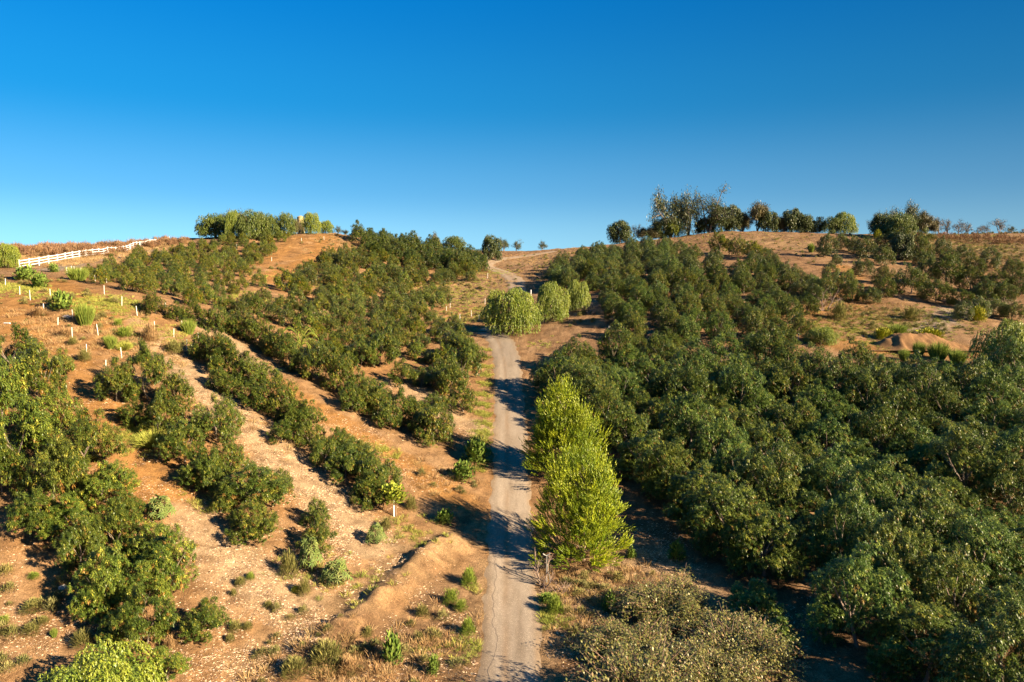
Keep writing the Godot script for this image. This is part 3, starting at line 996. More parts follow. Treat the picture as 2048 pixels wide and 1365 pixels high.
func _ready() -> void:
	# ------------------------------------------------------------ camera, sky, sun
	var cam := Camera3D.new()
	cam.name = "camera"
	cam.position = Vector3(0, CAMERA_HEIGHT, 0)
	cam.rotation_degrees = Vector3(-6.0, 0, 0)
	cam.fov = 50.0
	cam.near = 0.1
	cam.far = 6000.0
	add_child(cam)
	cam.current = true

	var sky_image := Image.create(512, 256, false, Image.FORMAT_RGBF)
	for j in 256:
		var up := (0.5 - (j + 0.5) / 256.0) * PI
		for i in 512:
			var around := ((i + 0.5) / 512.0 - 0.5) * TAU     # 0 ahead, positive to the east
			var high := maxf(up, 0.0)
			var k := Color(0.105, 0.240, 0.318).lerp(Color(0.042, 0.150, 0.262), smoothstep(0.0, 0.10, high))
			k = k.lerp(Color(0.004, 0.088, 0.205), smoothstep(0.05, 0.21, high))
			k = k.lerp(Color(0.0003, 0.058, 0.176), smoothstep(0.16, 0.36, high))
			# paler low in the west
			var pale := (0.5 - 0.5 * sin(around)) * exp(-high / 0.16)
			k = k.lerp(Color(0.20, 0.275, 0.32), 0.55 * pale * pale)
			# raised towards the sun, behind and to the east, as added fill light
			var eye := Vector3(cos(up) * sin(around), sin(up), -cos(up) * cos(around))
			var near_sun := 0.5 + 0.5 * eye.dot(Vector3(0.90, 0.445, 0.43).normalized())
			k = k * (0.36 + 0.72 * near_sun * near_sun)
			sky_image.set_pixel(i, j, k)
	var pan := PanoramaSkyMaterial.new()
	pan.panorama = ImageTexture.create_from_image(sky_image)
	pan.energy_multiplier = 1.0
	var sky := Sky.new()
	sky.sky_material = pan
	var env := Environment.new()
	env.background_mode = Environment.BG_SKY
	env.sky = sky
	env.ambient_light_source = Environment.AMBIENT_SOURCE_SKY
	env.background_energy_multiplier = 1.0
	env.tonemap_mode = Environment.TONE_MAPPER_LINEAR
	env.tonemap_exposure = 4.4
	env.sdfgi_enabled = true
	env.ssao_enabled = true
	env.ssil_enabled = true
	var we := WorldEnvironment.new()
	we.name = "world_environment"
	we.environment = env
	add_child(we)

	var sun := DirectionalLight3D.new()
	sun.name = "sun"
	sun.light_energy = 1.6
	sun.light_color = Color(1.0, 0.90, 0.76)
	sun.light_angular_distance = 0.5
	sun.shadow_enabled = true
	add_child(sun)
	sun.look_at_from_position(Vector3.ZERO, Vector3(-0.90, -0.445, -0.43), Vector3.UP)

	# ------------------------------------------------------------ ground
	noise_a.seed = 3; noise_a.frequency = 0.035; noise_a.fractal_octaves = 3
	noise_b.seed = 8; noise_b.frequency = 0.16; noise_b.fractal_octaves = 3
	noise_c.seed = 21; noise_c.frequency = 0.9; noise_c.fractal_octaves = 2
	survey()
	var earth := ground_material()
	var xs := spread_of([Vector2(-4000, 1200), Vector2(-1600, 400), Vector2(-400, 60), Vector2(-160, 6), Vector2(-118, 1.6), Vector2(-60, 0.8), Vector2(-34, 0.42), Vector2(20, 0.6), Vector2(40, 1.2), Vector2(150, 6), Vector2(200, 60), Vector2(440, 400), Vector2(1640, 1200), Vector2(4040, 1)])
	var ds := spread_of([Vector2(-3000, 900), Vector2(-300, 60), Vector2(0, 8), Vector2(32, 1.0), Vector2(38, 0.4), Vector2(74, 0.7), Vector2(100, 1.2), Vector2(255, 4), Vector2(335, 40), Vector2(575, 300), Vector2(1475, 1200), Vector2(5075, 1)])
	structure("ground", sheet(xs, ds, earth))
	var road_m := ground_material()
	road_m.heightmap_scale = 1.2
	road_m.uv1_scale = Vector3(0.23, 0.23, 0.23)
	var fine := ImageTexture.create_from_image(grain_texture(512, 5000, seeded(9), 8.0, 120.0))
	road_m.albedo_texture = fine
	road_m.heightmap_texture = fine
	structure("paved_road", strip(ROAD, [4.6, 4.3, 4.1, 4.1, 4.0, 4.0, 4.2, 4.6], 0.06, 0.4, 24, true, road_m)).set_meta("label", "worn grey road climbing straight up the valley")
	var crack := Shape.new()
	var cr := seeded(77)
	for run in [[-1.35, 42.0, 63.0], [-1.1, 75.0, 79.0]]:
		var cx: float = run[0]
		var cd: float = run[1]
		while cd < run[2]:
			var nx: float = lerpf(cx, run[0], 0.1) + cr.randf_range(-0.11, 0.11)
			var w := cr.randf_range(0.010, 0.026)
			var nd := cd + cr.randf_range(0.2, 0.5)
			var y0 := height(cx, -cd) + 0.068
			var y1 := height(nx, -nd) + 0.068
			crack.quad(Vector3(cx - w, y0, -cd), Vector3(nx - w, y1, -nd), Vector3(nx + w, y1, -nd), Vector3(cx + w, y0, -cd), Color(0.17, 0.135, 0.10))
			cx = nx
			cd = nd
	part("cracks", crack.mesh(matte(Color(1, 1, 1))), get_node("paved_road")).set_meta("kind", "stuff")
	structure("dirt_track", strip(TRACK, [4.5, 4.4, 4.0, 4.4, 4.2, 3.6, 3.2, 3.0], 0.08, 0.8, 10, false, road_m)).set_meta("label", "pale dirt track bending up to the saddle")

	# ------------------------------------------------------------ the models of the orchard trees
	var leafy := {"plain": Color(0.68, 0.66, 0.58), "pale": Color(1.0, 0.95, 0.78), "yellow": Color(0.98, 0.82, 0.42), "dark": Color(0.56, 0.58, 0.48), "bluish": Color(0.66, 0.75, 0.74), "olive": Color(0.74, 0.66, 0.56)}
	for k in leafy:
		tints[k] = foliage(leafy[k], 0.42, 0.4, 0.34)
		tints["color " + k] = leafy[k]
	var plain_leaf := foliage(Color(1, 1, 1), 0.42, 0.5)
	var bark := matte(Color(1, 1, 1))
	tints["width young"] = 4.0
	tints["width old"] = 6.4
	for i in 5:
		tints["mesh young %d" % i] = avocado_crown(100 + i, 1.75, 0.25, 3.2, 15, 1050, 11, 0.175, Vector2(0.22, 0.42)).mesh(plain_leaf)
		tints["trunk young %d" % i] = trunk_shape(120 + i, 2.4, 0.07, 4, 1.0, Color(0.16, 0.13, 0.10)).mesh(bark)
		tints["mesh old %d" % i] = avocado_crown(200 + i, 3.1, 0.5, 5.8, 34, 2500, 11, 0.21, Vector2(0.16, 0.34)).mesh(plain_leaf)
		tints["trunk old %d" % i] = trunk_shape(220 + i, 5.0, 0.15, 5, 2.0, Color(0.17, 0.14, 0.11)).mesh(bark)
	row("young", ["pale", "pale", "olive", "plain"], "avocado trees of the wide pale-leaved row", "avocado tree, %s counted uphill in the wide pale-leaved row on the lowest slope", [Vector4(-19.99, 39.99, 2.61, 1), Vector4(-24.12, 42.4, 2.3, 2), Vector4(-22.42, 42.54, 3.7, 3), Vector4(-19.32, 43.49, 3.31, 4), Vector4(-26.31, 44.09, 2.71, 5), Vector4(-23.77, 44.88, 3.58, 6), Vector4(-26.49, 45.01, 4.07, 7), Vector4(-22.82, 47.2, 3.93, 8), Vector4(-29.22, 47.61, 3.62, 9), Vector4(-25.46, 48.87, 3.89, 10), Vector4(-27.45, 49.41, 3.94, 11), Vector4(-33.68, 50.08, 3.99, 12), Vector4(-31.07, 50.29, 4.37, 13), Vector4(-28.45, 52.09, 3.77, 14), Vector4(-33.99, 52.87, 5.36, 15), Vector4(-37.95, 53.03, 4.22, 16), Vector4(-30.88, 54.09, 4.51, 17), Vector4(-37.97, 55.7, 6.05, 18), Vector4(-33.95, 56.93, 5.15, 19), Vector4(-37.88, 60.12, 5.44, 20), Vector4(-42.78, 60.33, 6.55, 21), Vector4(-42.32, 64.79, 5.4, 22), Vector4(-47.73, 69.55, 5.79, 23), Vector4(-43.88, 70.12, 2.54, 24)])
	row("young", ["plain", "plain", "olive"], "avocado trees of the clumped row", "avocado tree, %s counted uphill in the clumped row above the pale-leaved row", [Vector4(-19.78, 53.37, 3.87, 1), Vector4(-22.87, 55.59, 2.01, 2), Vector4(-20.86, 57.09, 5.38, 3), Vector4(-24.26, 57.66, 2.71, 4), Vector4(-25.25, 58.14, 4, 5), Vector4(-19.53, 59.65, 2.38, 6), Vector4(-23.69, 60.16, 3.49, 7), Vector4(-27.77, 60.55, 3.95, 8), Vector4(-31.04, 63.47, 3.91, 9), Vector4(-33.69, 64.43, 3.27, 10), Vector4(-26.87, 65.12, 4.72, 11), Vector4(-37.02, 67.45, 4.15, 12), Vector4(-31.82, 68.22, 3.71, 13), Vector4(-34.68, 69.14, 5.26, 14)])
	row("young", ["plain", "plain", "olive"], "sparse young avocado trees", "thin young avocado tree, %s counted uphill in the sparse pair beside the castor bean plants", [Vector4(-14.85, 53.89, 3.32, 1), Vector4(-15.85, 57.01, 2.48, 2)])
	row("young", ["plain", "plain", "olive"], "avocado trees of the row ending at the staked sapling", "avocado tree, %s counted uphill in the row that ends at the staked sapling", [Vector4(-12.31, 62.02, 3.95, 1), Vector4(-12.56, 64.15, 3.39, 2), Vector4(-15.2, 64.94, 4, 3), Vector4(-11.41, 65.29, 2.84, 4), Vector4(-17.32, 66.21, 3.16, 5), Vector4(-13.24, 66.53, 3.61, 6), Vector4(-14.84, 66.94, 3.04, 7), Vector4(-21.83, 67.78, 2.85, 8), Vector4(-16.68, 68.09, 3.01, 9), Vector4(-19.24, 68.44, 2.84, 10), Vector4(-14.58, 69.06, 2.75, 11), Vector4(-16.19, 69.43, 3.52, 12), Vector4(-21.19, 69.76, 3.03, 13), Vector4(-20.46, 71.34, 3.93, 14), Vector4(-21.98, 71.87, 3.59, 15), Vector4(-22.98, 72.89, 4.12, 16), Vector4(-25.03, 72.91, 3.15, 17), Vector4(-26.53, 73.01, 2.91, 18), Vector4(-28.63, 73.88, 2.64, 19), Vector4(-30.2, 74.75, 2.98, 20), Vector4(-28.1, 77.56, 3.82, 21), Vector4(-26.65, 78.31, 3.74, 22), Vector4(-30.65, 78.7, 4.85, 23), Vector4(-32.46, 80.06, 4.29, 24), Vector4(-34.05, 81.83, 4.74, 25)])
	row("young", ["plain", "plain", "olive"], "avocado trees of the long row with the palm", "avocado tree, %s counted uphill in the long row that holds the palm", [Vector4(-8.43, 77.55, 4.83, 1), Vector4(-13.26, 78.11, 3.39, 2), Vector4(-9.76, 78.78, 3.73, 3), Vector4(-17.64, 79.67, 3.46, 4), Vector4(-10.79, 79.92, 3.47, 5), Vector4(-14.89, 80.45, 3.66, 6), Vector4(-16.45, 80.87, 3.57, 7), Vector4(-12.5, 80.99, 4.69, 8), Vector4(-15.2, 82.32, 4.53, 9), Vector4(-17.6, 83.53, 4.72, 10), Vector4(-20.09, 84.89, 4.8, 11), Vector4(-22.87, 86.18, 4.87, 12), Vector4(-25.43, 86.88, 4.15, 13), Vector4(-27.33, 88.99, 3.87, 14), Vector4(-44.05, 90.14, 3.92, 15), Vector4(-41.81, 90.84, 3.29, 16), Vector4(-29.28, 91.63, 4.51, 17), Vector4(-40.06, 92.33, 3.15, 18), Vector4(-30.82, 92.67, 3.91, 19), Vector4(-38.08, 93.44, 3.72, 20), Vector4(-32.53, 93.86, 4.21, 21), Vector4(-34.54, 94.55, 3.74, 22), Vector4(-24.7, 94.56, 4.11, 23), Vector4(-36.18, 95.14, 4.13, 24)])
	row("young", ["plain", "plain", "olive"], "avocado trees on the bank of the paved road", "avocado tree, %s counted uphill in the bank beside the paved road", [Vector4(-9.24, 86.49, 3.63, 1), Vector4(-5.85, 87.8, 4.2, 2), Vector4(-7.6, 92.16, 4.4, 3), Vector4(-14.12, 93.68, 4.21, 4), Vector4(-11.88, 94.38, 3.42, 5), Vector4(-8.76, 94.49, 4.11, 6), Vector4(-20.34, 97.03, 5.2, 7), Vector4(-9.69, 97.42, 4.23, 8), Vector4(-6.4, 98.47, 5.42, 9), Vector4(-18.14, 98.91, 6.02, 10), Vector4(-5.8, 106.53, 4.94, 11), Vector4(-8.05, 107.27, 5.9, 12)])
	row("young", ["yellow"], "avocado trees of the dense block", "avocado tree, %s along the first row of the dense block above the palm row", [Vector4(-43.18, 98.86, 3.02, 1)])
	row("young", ["olive", "pale", "plain", "yellow"], "avocado trees of the dense block", "avocado tree, %s along the second row of the dense block above the palm row", [Vector4(-43.3, 104.3, 3.51, 1), Vector4(-40.11, 103.96, 3.24, 2), Vector4(-26.3, 97.57, 3.05, 4), Vector4(-23.59, 96.47, 3.5, 5)])
	row("young", ["pale", "plain", "yellow"], "avocado trees of the dense block", "avocado tree, %s along the third row of the dense block above the palm row", [Vector4(-37.62, 107.74, 3.19, 2), Vector4(-30.05, 105.79, 3.53, 5), Vector4(-27.69, 104.48, 3.16, 6), Vector4(-25.5, 103.63, 3.46, 7), Vector4(-20.34, 101.3, 3.15, 9)])
	row("young", ["olive", "pale", "plain", "yellow"], "avocado trees of the dense block", "avocado tree, %s along the fourth row of the dense block above the palm row", [Vector4(-35.97, 114.3, 3.37, 2), Vector4(-33.79, 113.38, 3.39, 3), Vector4(-22.13, 108.77, 3.47, 8), Vector4(-19.27, 107.54, 3.46, 9), Vector4(-17.06, 106.8, 3.58, 10), Vector4(-14.07, 105.5, 3.44, 11), Vector4(-10.19, 103.64, 3.26, 13), Vector4(-7.28, 102.76, 3.3, 14)])
	row("young", ["olive", "plain"], "avocado trees of the dense block", "avocado tree, %s along the fifth row of the dense block above the palm row", [Vector4(-26.47, 115.45, 3.43, 5), Vector4(-18.87, 112.79, 3.4, 8), Vector4(-9.14, 109.5, 3.57, 11)])
	row("young", ["plain", "yellow"], "avocado trees of the dense block", "avocado tree, %s along the sixth row of the dense block above the palm row", [Vector4(-17.73, 119.03, 3.6, 7), Vector4(-15.1, 117.41, 3.57, 8), Vector4(-8.46, 115.47, 3.44, 11)])
	row("young", ["dark"], "avocado trees along the crest", "avocado tree, %s along the first row of the dark stand along the crest", [Vector4(-33.92, 183.65, 5.45, 4)])
	row("young", ["dark"], "avocado trees along the crest", "avocado tree, %s along the fifth row of the dark stand along the crest", [Vector4(-16.16, 189.51, 5.55, 9)])
	row("young", ["yellow"], "avocado trees on the scrubby slope", "scrubby avocado tree, %s along the first row of the scrubby slope under the crest", [Vector4(-40.34, 129.77, 4.25, 1)])
	row("young", ["yellow"], "avocado trees on the scrubby slope", "scrubby avocado tree, %s along the second row of the scrubby slope under the crest", [Vector4(-36.93, 129.07, 3.83, 3)])
	row("young", ["olive", "pale"], "avocado trees on the scrubby slope", "scrubby avocado tree, %s along the third row of the scrubby slope under the crest", [Vector4(-32.91, 133.43, 4.35, 3), Vector4(-30.92, 131.27, 3.99, 4)])
	row("young", ["yellow"], "avocado trees on the scrubby slope", "scrubby avocado tree, %s along the fifth row of the scrubby slope under the crest", [Vector4(-28.37, 142.58, 4.24, 7)])
	row("old", ["bluish", "plain"], "avocado trees on the terraced hillside", "avocado tree, %s along the first row of the terraced hillside under the eucalyptus pair", [Vector4(36.03, 110.07, 4.27, 1), Vector4(41.77, 112.41, 4.53, 2)])
	row("old", ["bluish", "dark", "olive"], "avocado trees on the terraced hillside", "avocado tree, %s along the second row of the terraced hillside under the eucalyptus pair", [Vector4(18.81, 110.61, 4.41, 1), Vector4(24, 112.52, 4, 2), Vector4(27.58, 114.69, 4.49, 3), Vector4(32.58, 114.8, 4.75, 4), Vector4(38.51, 115.73, 4.34, 5), Vector4(42.97, 118.02, 3.94, 6), Vector4(47.03, 118.82, 4.41, 7)])
	row("old", ["bluish", "dark", "olive", "plain"], "avocado trees on the terraced hillside", "avocado tree, %s along the third row of the terraced hillside under the eucalyptus pair", [Vector4(19.6, 117.56, 4.3, 1), Vector4(25.23, 117.57, 4.89, 2), Vector4(29.75, 119.74, 4.45, 3), Vector4(34.25, 121.68, 4.13, 4), Vector4(39.32, 121.72, 4.43, 5), Vector4(42.83, 123.38, 4.44, 6), Vector4(47.11, 124.74, 4.68, 7)])
	row("old", ["bluish", "dark", "olive", "plain"], "avocado trees on the terraced hillside", "avocado tree, %s along the fourth row of the terraced hillside under the eucalyptus pair", [Vector4(20.06, 123.24, 4.49, 1), Vector4(25.11, 122.97, 4.34, 2), Vector4(30.25, 125.52, 4.44, 3), Vector4(34.99, 127.18, 4.26, 4), Vector4(39.6, 128.06, 4.24, 5), Vector4(44.41, 128.68, 4.02, 6), Vector4(47.73, 131.09, 4.65, 7), Vector4(53.04, 131.16, 4.12, 8)])
	row("old", ["bluish", "dark", "olive", "plain"], "avocado trees on the terraced hillside", "avocado tree, %s along the fifth row of the terraced hillside under the eucalyptus pair", [Vector4(17.93, 125.67, 4.33, 1), Vector4(21.84, 128.2, 3.92, 2), Vector4(25.51, 130.31, 4.23, 3), Vector4(31.64, 131.67, 4.22, 4), Vector4(34.82, 132.85, 4.83, 5), Vector4(39.21, 132.98, 4.05, 6), Vector4(45.04, 134.12, 4.35, 7), Vector4(48.62, 135.48, 4.35, 8)])
	row("old", ["bluish", "dark"], "avocado trees on the terraced hillside", "avocado tree, %s along the sixth row of the terraced hillside under the eucalyptus pair", [Vector4(18.45, 132.8, 4.46, 1), Vector4(23.63, 133.57, 4.45, 2), Vector4(26.92, 135.77, 4.07, 3), Vector4(41.22, 138.94, 4.22, 5), Vector4(49.29, 141.08, 4.19, 6)])
	row("old", ["dark", "olive", "plain"], "avocado trees on the terraced hillside", "avocado tree, %s along the seventh row of the terraced hillside under the eucalyptus pair", [Vector4(23.99, 139.76, 4.86, 2), Vector4(32.75, 141.48, 4.89, 4), Vector4(41.53, 145.75, 4.34, 5), Vector4(46.14, 145.81, 4.6, 6), Vector4(56.22, 149.32, 4.48, 8)])
	row("old", ["dark", "olive", "plain"], "avocado trees on the terraced hillside", "avocado tree, %s along the eighth row of the terraced hillside under the eucalyptus pair", [Vector4(19.98, 142.78, 4.84, 1), Vector4(25.4, 145.81, 4.66, 2), Vector4(29.16, 147.3, 4.63, 3), Vector4(34.6, 147.48, 4.83, 4), Vector4(37.49, 149.78, 4.66, 5), Vector4(43.11, 150.65, 4.86, 6), Vector4(52.57, 152.49, 4.71, 8)])
	row("old", ["dark", "olive", "plain"], "avocado trees on the terraced hillside", "avocado tree, %s along the ninth row of the terraced hillside under the eucalyptus pair", [Vector4(30.37, 151.75, 4.48, 3), Vector4(33.72, 152.41, 4.72, 4), Vector4(43.5, 155.69, 4.63, 6), Vector4(49, 158.17, 4.76, 7), Vector4(51.83, 159.59, 4.69, 8), Vector4(57.14, 159.96, 4.72, 9)])
	row("old", ["bluish", "olive"], "avocado trees on the terraced hillside", "avocado tree, %s along the tenth row of the terraced hillside under the eucalyptus pair", [Vector4(25.03, 156.77, 4.86, 3), Vector4(34.43, 159.86, 4.69, 5)])
	row("old", ["plain", "plain", "olive"], "avocado trees on the terraced hillside", "avocado tree, %s along the eleventh row of the terraced hillside under the eucalyptus pair", [Vector4(18.74, 159.08, 4.71, 2)])
	row("old", ["olive"], "avocado trees on the terraced hillside", "avocado tree, %s along the twelfth row of the terraced hillside under the eucalyptus pair", [Vector4(17.55, 164.17, 4.88, 3)])
	row("old", ["plain", "plain", "olive"], "avocado trees on the open terraces", "avocado tree, %s counted uphill in the open terraces below the bare tree row", [Vector4(90.4, 131.86, 4.2, 2), Vector4(85.23, 138.81, 4.62, 5), Vector4(65.22, 140.19, 4.26, 7), Vector4(94.8, 140.39, 4.88, 8), Vector4(91.26, 140.86, 4.69, 9), Vector4(60.55, 141.62, 4.51, 10), Vector4(82.57, 142.55, 5.37, 11), Vector4(73.27, 144.86, 4.83, 12), Vector4(101.47, 146.33, 5.09, 13), Vector4(80.09, 147.07, 5.86, 14), Vector4(67.32, 147.73, 4.49, 15), Vector4(98.18, 148.64, 5.6, 16), Vector4(95.1, 151.89, 5.28, 17), Vector4(91.34, 154.36, 6.48, 18), Vector4(78.51, 155.06, 4.72, 19), Vector4(89.33, 158.35, 5.5, 21), Vector4(114.11, 167.45, 5.09, 23), Vector4(108.27, 172.75, 5.63, 24), Vector4(104.58, 188.26, 6.27, 31), Vector4(104.59, 197.43, 6.86, 36)])
	row("young", ["yellow"], "yellowish trees on the bare slope", "yellow-green avocado tree, %s counted uphill in the yellowish trio on the bare slope", [Vector4(61.98, 187.06, 5.69, 1), Vector4(55.42, 196.32, 6.26, 3)])
	row("old", ["bluish", "dark", "plain"], "avocado trees of the old orchard", "tall avocado tree, %s from the lower end of the first orchard row from the road", [Vector4(27.14, 37.72, 6.23, 1), Vector4(25.11, 42.19, 6.21, 2), Vector4(23.18, 46.48, 6.36, 3), Vector4(20.17, 55.88, 5.88, 4), Vector4(18.34, 59.63, 6.47, 5), Vector4(16.93, 64.19, 6.38, 6), Vector4(15.68, 68.54, 6, 7), Vector4(14, 72.83, 6.19, 8), Vector4(12.04, 78.2, 5.97, 9), Vector4(11.09, 82.12, 5.67, 10), Vector4(9.31, 86.83, 5.64, 11), Vector4(7.6, 90.63, 6.38, 12), Vector4(6.11, 95.31, 6.51, 13)])
	row("old", ["bluish", "dark", "plain"], "avocado trees of the old orchard", "tall avocado tree, %s from the lower end of the second orchard row from the road", [Vector4(31.16, 42.45, 6.57, 1), Vector4(29.87, 46.97, 5.68, 2), Vector4(28.29, 51.9, 6.31, 3), Vector4(26.38, 56.11, 6.2, 4), Vector4(25.54, 60.19, 5.93, 5), Vector4(23.7, 65.14, 6.5, 6), Vector4(21.81, 69.32, 5.69, 7), Vector4(20.78, 73.72, 6.42, 8), Vector4(19.3, 78.29, 6.22, 9), Vector4(17.63, 82.89, 5.87, 10), Vector4(15.49, 86.44, 5.7, 11), Vector4(13.85, 91.63, 6.24, 12), Vector4(12.26, 95.66, 5.68, 13), Vector4(10.56, 100.3, 5.99, 14), Vector4(9.18, 104.08, 5.69, 15)])
	row("old", ["bluish", "dark", "plain"], "avocado trees of the old orchard", "tall avocado tree, %s from the lower end of the third orchard row from the road", [Vector4(35.64, 47.61, 5.65, 1), Vector4(34.81, 52.38, 5.76, 2), Vector4(33.37, 56.89, 6.58, 3), Vector4(31.74, 60.95, 6.31, 4), Vector4(29.55, 66.07, 5.92, 5), Vector4(28.35, 69.62, 6.06, 6), Vector4(26.57, 74.42, 6.5, 7), Vector4(25.5, 78.94, 5.76, 8), Vector4(23.9, 82.9, 5.69, 9), Vector4(22.19, 88.01, 6.51, 10), Vector4(20.57, 92.46, 5.8, 11), Vector4(18.6, 96.74, 6.28, 12), Vector4(16.79, 100.6, 6.04, 13), Vector4(15.16, 105.66, 6.6, 14)])
	row("old", ["bluish", "dark", "plain"], "avocado trees of the old orchard", "tall avocado tree, %s from the lower end of the fourth orchard row from the road", [Vector4(40.33, 53.56, 6.59, 1), Vector4(39.5, 57.63, 5.75, 2), Vector4(37.37, 62.26, 6.17, 3), Vector4(35.97, 66.31, 5.7, 4), Vector4(34.42, 70.52, 5.89, 5), Vector4(32.95, 75.41, 5.98, 6), Vector4(31.32, 79.54, 6.41, 7), Vector4(29.37, 84.4, 5.85, 8), Vector4(27.69, 88.35, 6.57, 9), Vector4(26.54, 92.62, 6.24, 10), Vector4(24.46, 97.95, 5.96, 11), Vector4(22.96, 102.22, 6.14, 12), Vector4(21.23, 106.25, 5.79, 13)])
	row("old", ["bluish", "dark", "plain"], "avocado trees of the old orchard", "tall avocado tree, %s from the lower end of the fifth orchard row from the road", [Vector4(43.64, 62.12, 5.82, 1), Vector4(41.95, 66.66, 6.57, 2), Vector4(40.82, 71.66, 6.04, 3), Vector4(38.64, 75.39, 6.5, 4), Vector4(37.13, 80.23, 5.94, 5), Vector4(36.2, 84.1, 5.7, 6), Vector4(34.59, 89.41, 6.43, 7), Vector4(32.71, 93.58, 6.09, 8), Vector4(31.31, 97.84, 6.52, 9), Vector4(29.6, 102.17, 6.55, 10)])
	row("old", ["bluish", "dark"], "avocado trees of the old orchard", "tall avocado tree, %s from the lower end of the sixth orchard row from the road", [Vector4(48.07, 67.2, 6.26, 1), Vector4(46.84, 72.45, 6.04, 2), Vector4(45.21, 76.54, 5.65, 3), Vector4(43.25, 81.16, 5.78, 4), Vector4(42.04, 85.41, 6.21, 5), Vector4(40.49, 89.51, 6.45, 6), Vector4(38.78, 94.46, 6.26, 7), Vector4(37.83, 98.61, 6.37, 8), Vector4(36.18, 103.06, 6.3, 9)])
	row("old", ["bluish", "dark"], "avocado trees of the old orchard", "tall avocado tree, %s from the lower end of the seventh orchard row from the road", [Vector4(53.33, 73, 6.27, 1), Vector4(51.44, 76.97, 6.26, 2), Vector4(49.47, 81.82, 5.77, 3), Vector4(48.65, 86.33, 6.27, 4), Vector4(46.81, 90.39, 6.3, 5), Vector4(45.61, 95.51, 5.81, 6)])
	row("old", ["bluish", "dark", "plain"], "avocado trees of the old orchard", "tall avocado tree, %s from the lower end of the eighth orchard row from the road", [Vector4(57.74, 77.25, 5.7, 1), Vector4(55.79, 82.55, 6.42, 2), Vector4(55.02, 86.7, 6.2, 3), Vector4(53.46, 90.63, 5.67, 4)])
	row("old", ["bluish"], "avocado trees of the old orchard", "tall avocado tree, %s from the lower end of the ninth orchard row from the road", [Vector4(61.15, 87.35, 5.96, 2), Vector4(58.79, 92.22, 6.28, 3)])
	row("old", ["bluish"], "avocado trees of the old orchard", "tall avocado tree, %s from the lower end of the tenth orchard row from the road", [Vector4(65.02, 93.22, 6.18, 1)])

	far_row("young", "olive", [Vector3(-38.3, 102.6, 2.9), Vector3(-32.7, 105.9, 3.0), Vector3(-39.1, 114.7, 3.3), Vector3(-26.8, 109.7, 3.0), Vector3(-24.8, 108.9, 2.9), Vector3(-23.9, 127.2, 3.2), Vector3(-16.8, 125.0, 3.0), Vector3(-12.0, 122.3, 3.0), Vector3(-9.4, 122.2, 3.6), Vector3(-23.1, 133.5, 3.2), Vector3(-38.6, 132.9, 3.7), Vector3(-33.2, 127.4, 3.4), Vector3(-41.8, 147.9, 3.8), Vector3(-38.3, 140.7, 4.0), Vector3(-38.4, 151.6, 3.7), Vector3(-36.3, 147.1, 4.3), Vector3(-42.2, 164.4, 4.2), Vector3(-38.8, 157.8, 3.8), Vector3(-30.6, 145.5, 3.8), Vector3(-38.4, 166.8, 3.8), Vector3(-34.4, 158.8, 4.1), Vector3(-30.9, 155.4, 4.3), Vector3(-28.0, 149.1, 3.8), Vector3(-40.0, 176.5, 4.1), Vector3(-35.4, 170.4, 4.3), Vector3(-24.4, 154.3, 3.6), Vector3(-22.6, 150.0, 3.6), Vector3(-36.9, 180.3, 3.6), Vector3(-18.8, 154.4, 3.9), Vector3(-23.1, 168.1, 4.3), Vector3(-14.4, 155.2, 4.3), Vector3(-21.9, 175.9, 4.3), Vector3(-9.9, 174.9, 3.6), Vector3(61.8, 152.2, 3.5), Vector3(61.0, 158.2, 3.4), Vector3(58.3, 159.7, 3.5), Vector3(46.1, 171.2, 3.7), Vector3(46.9, 188.8, 4.9)])
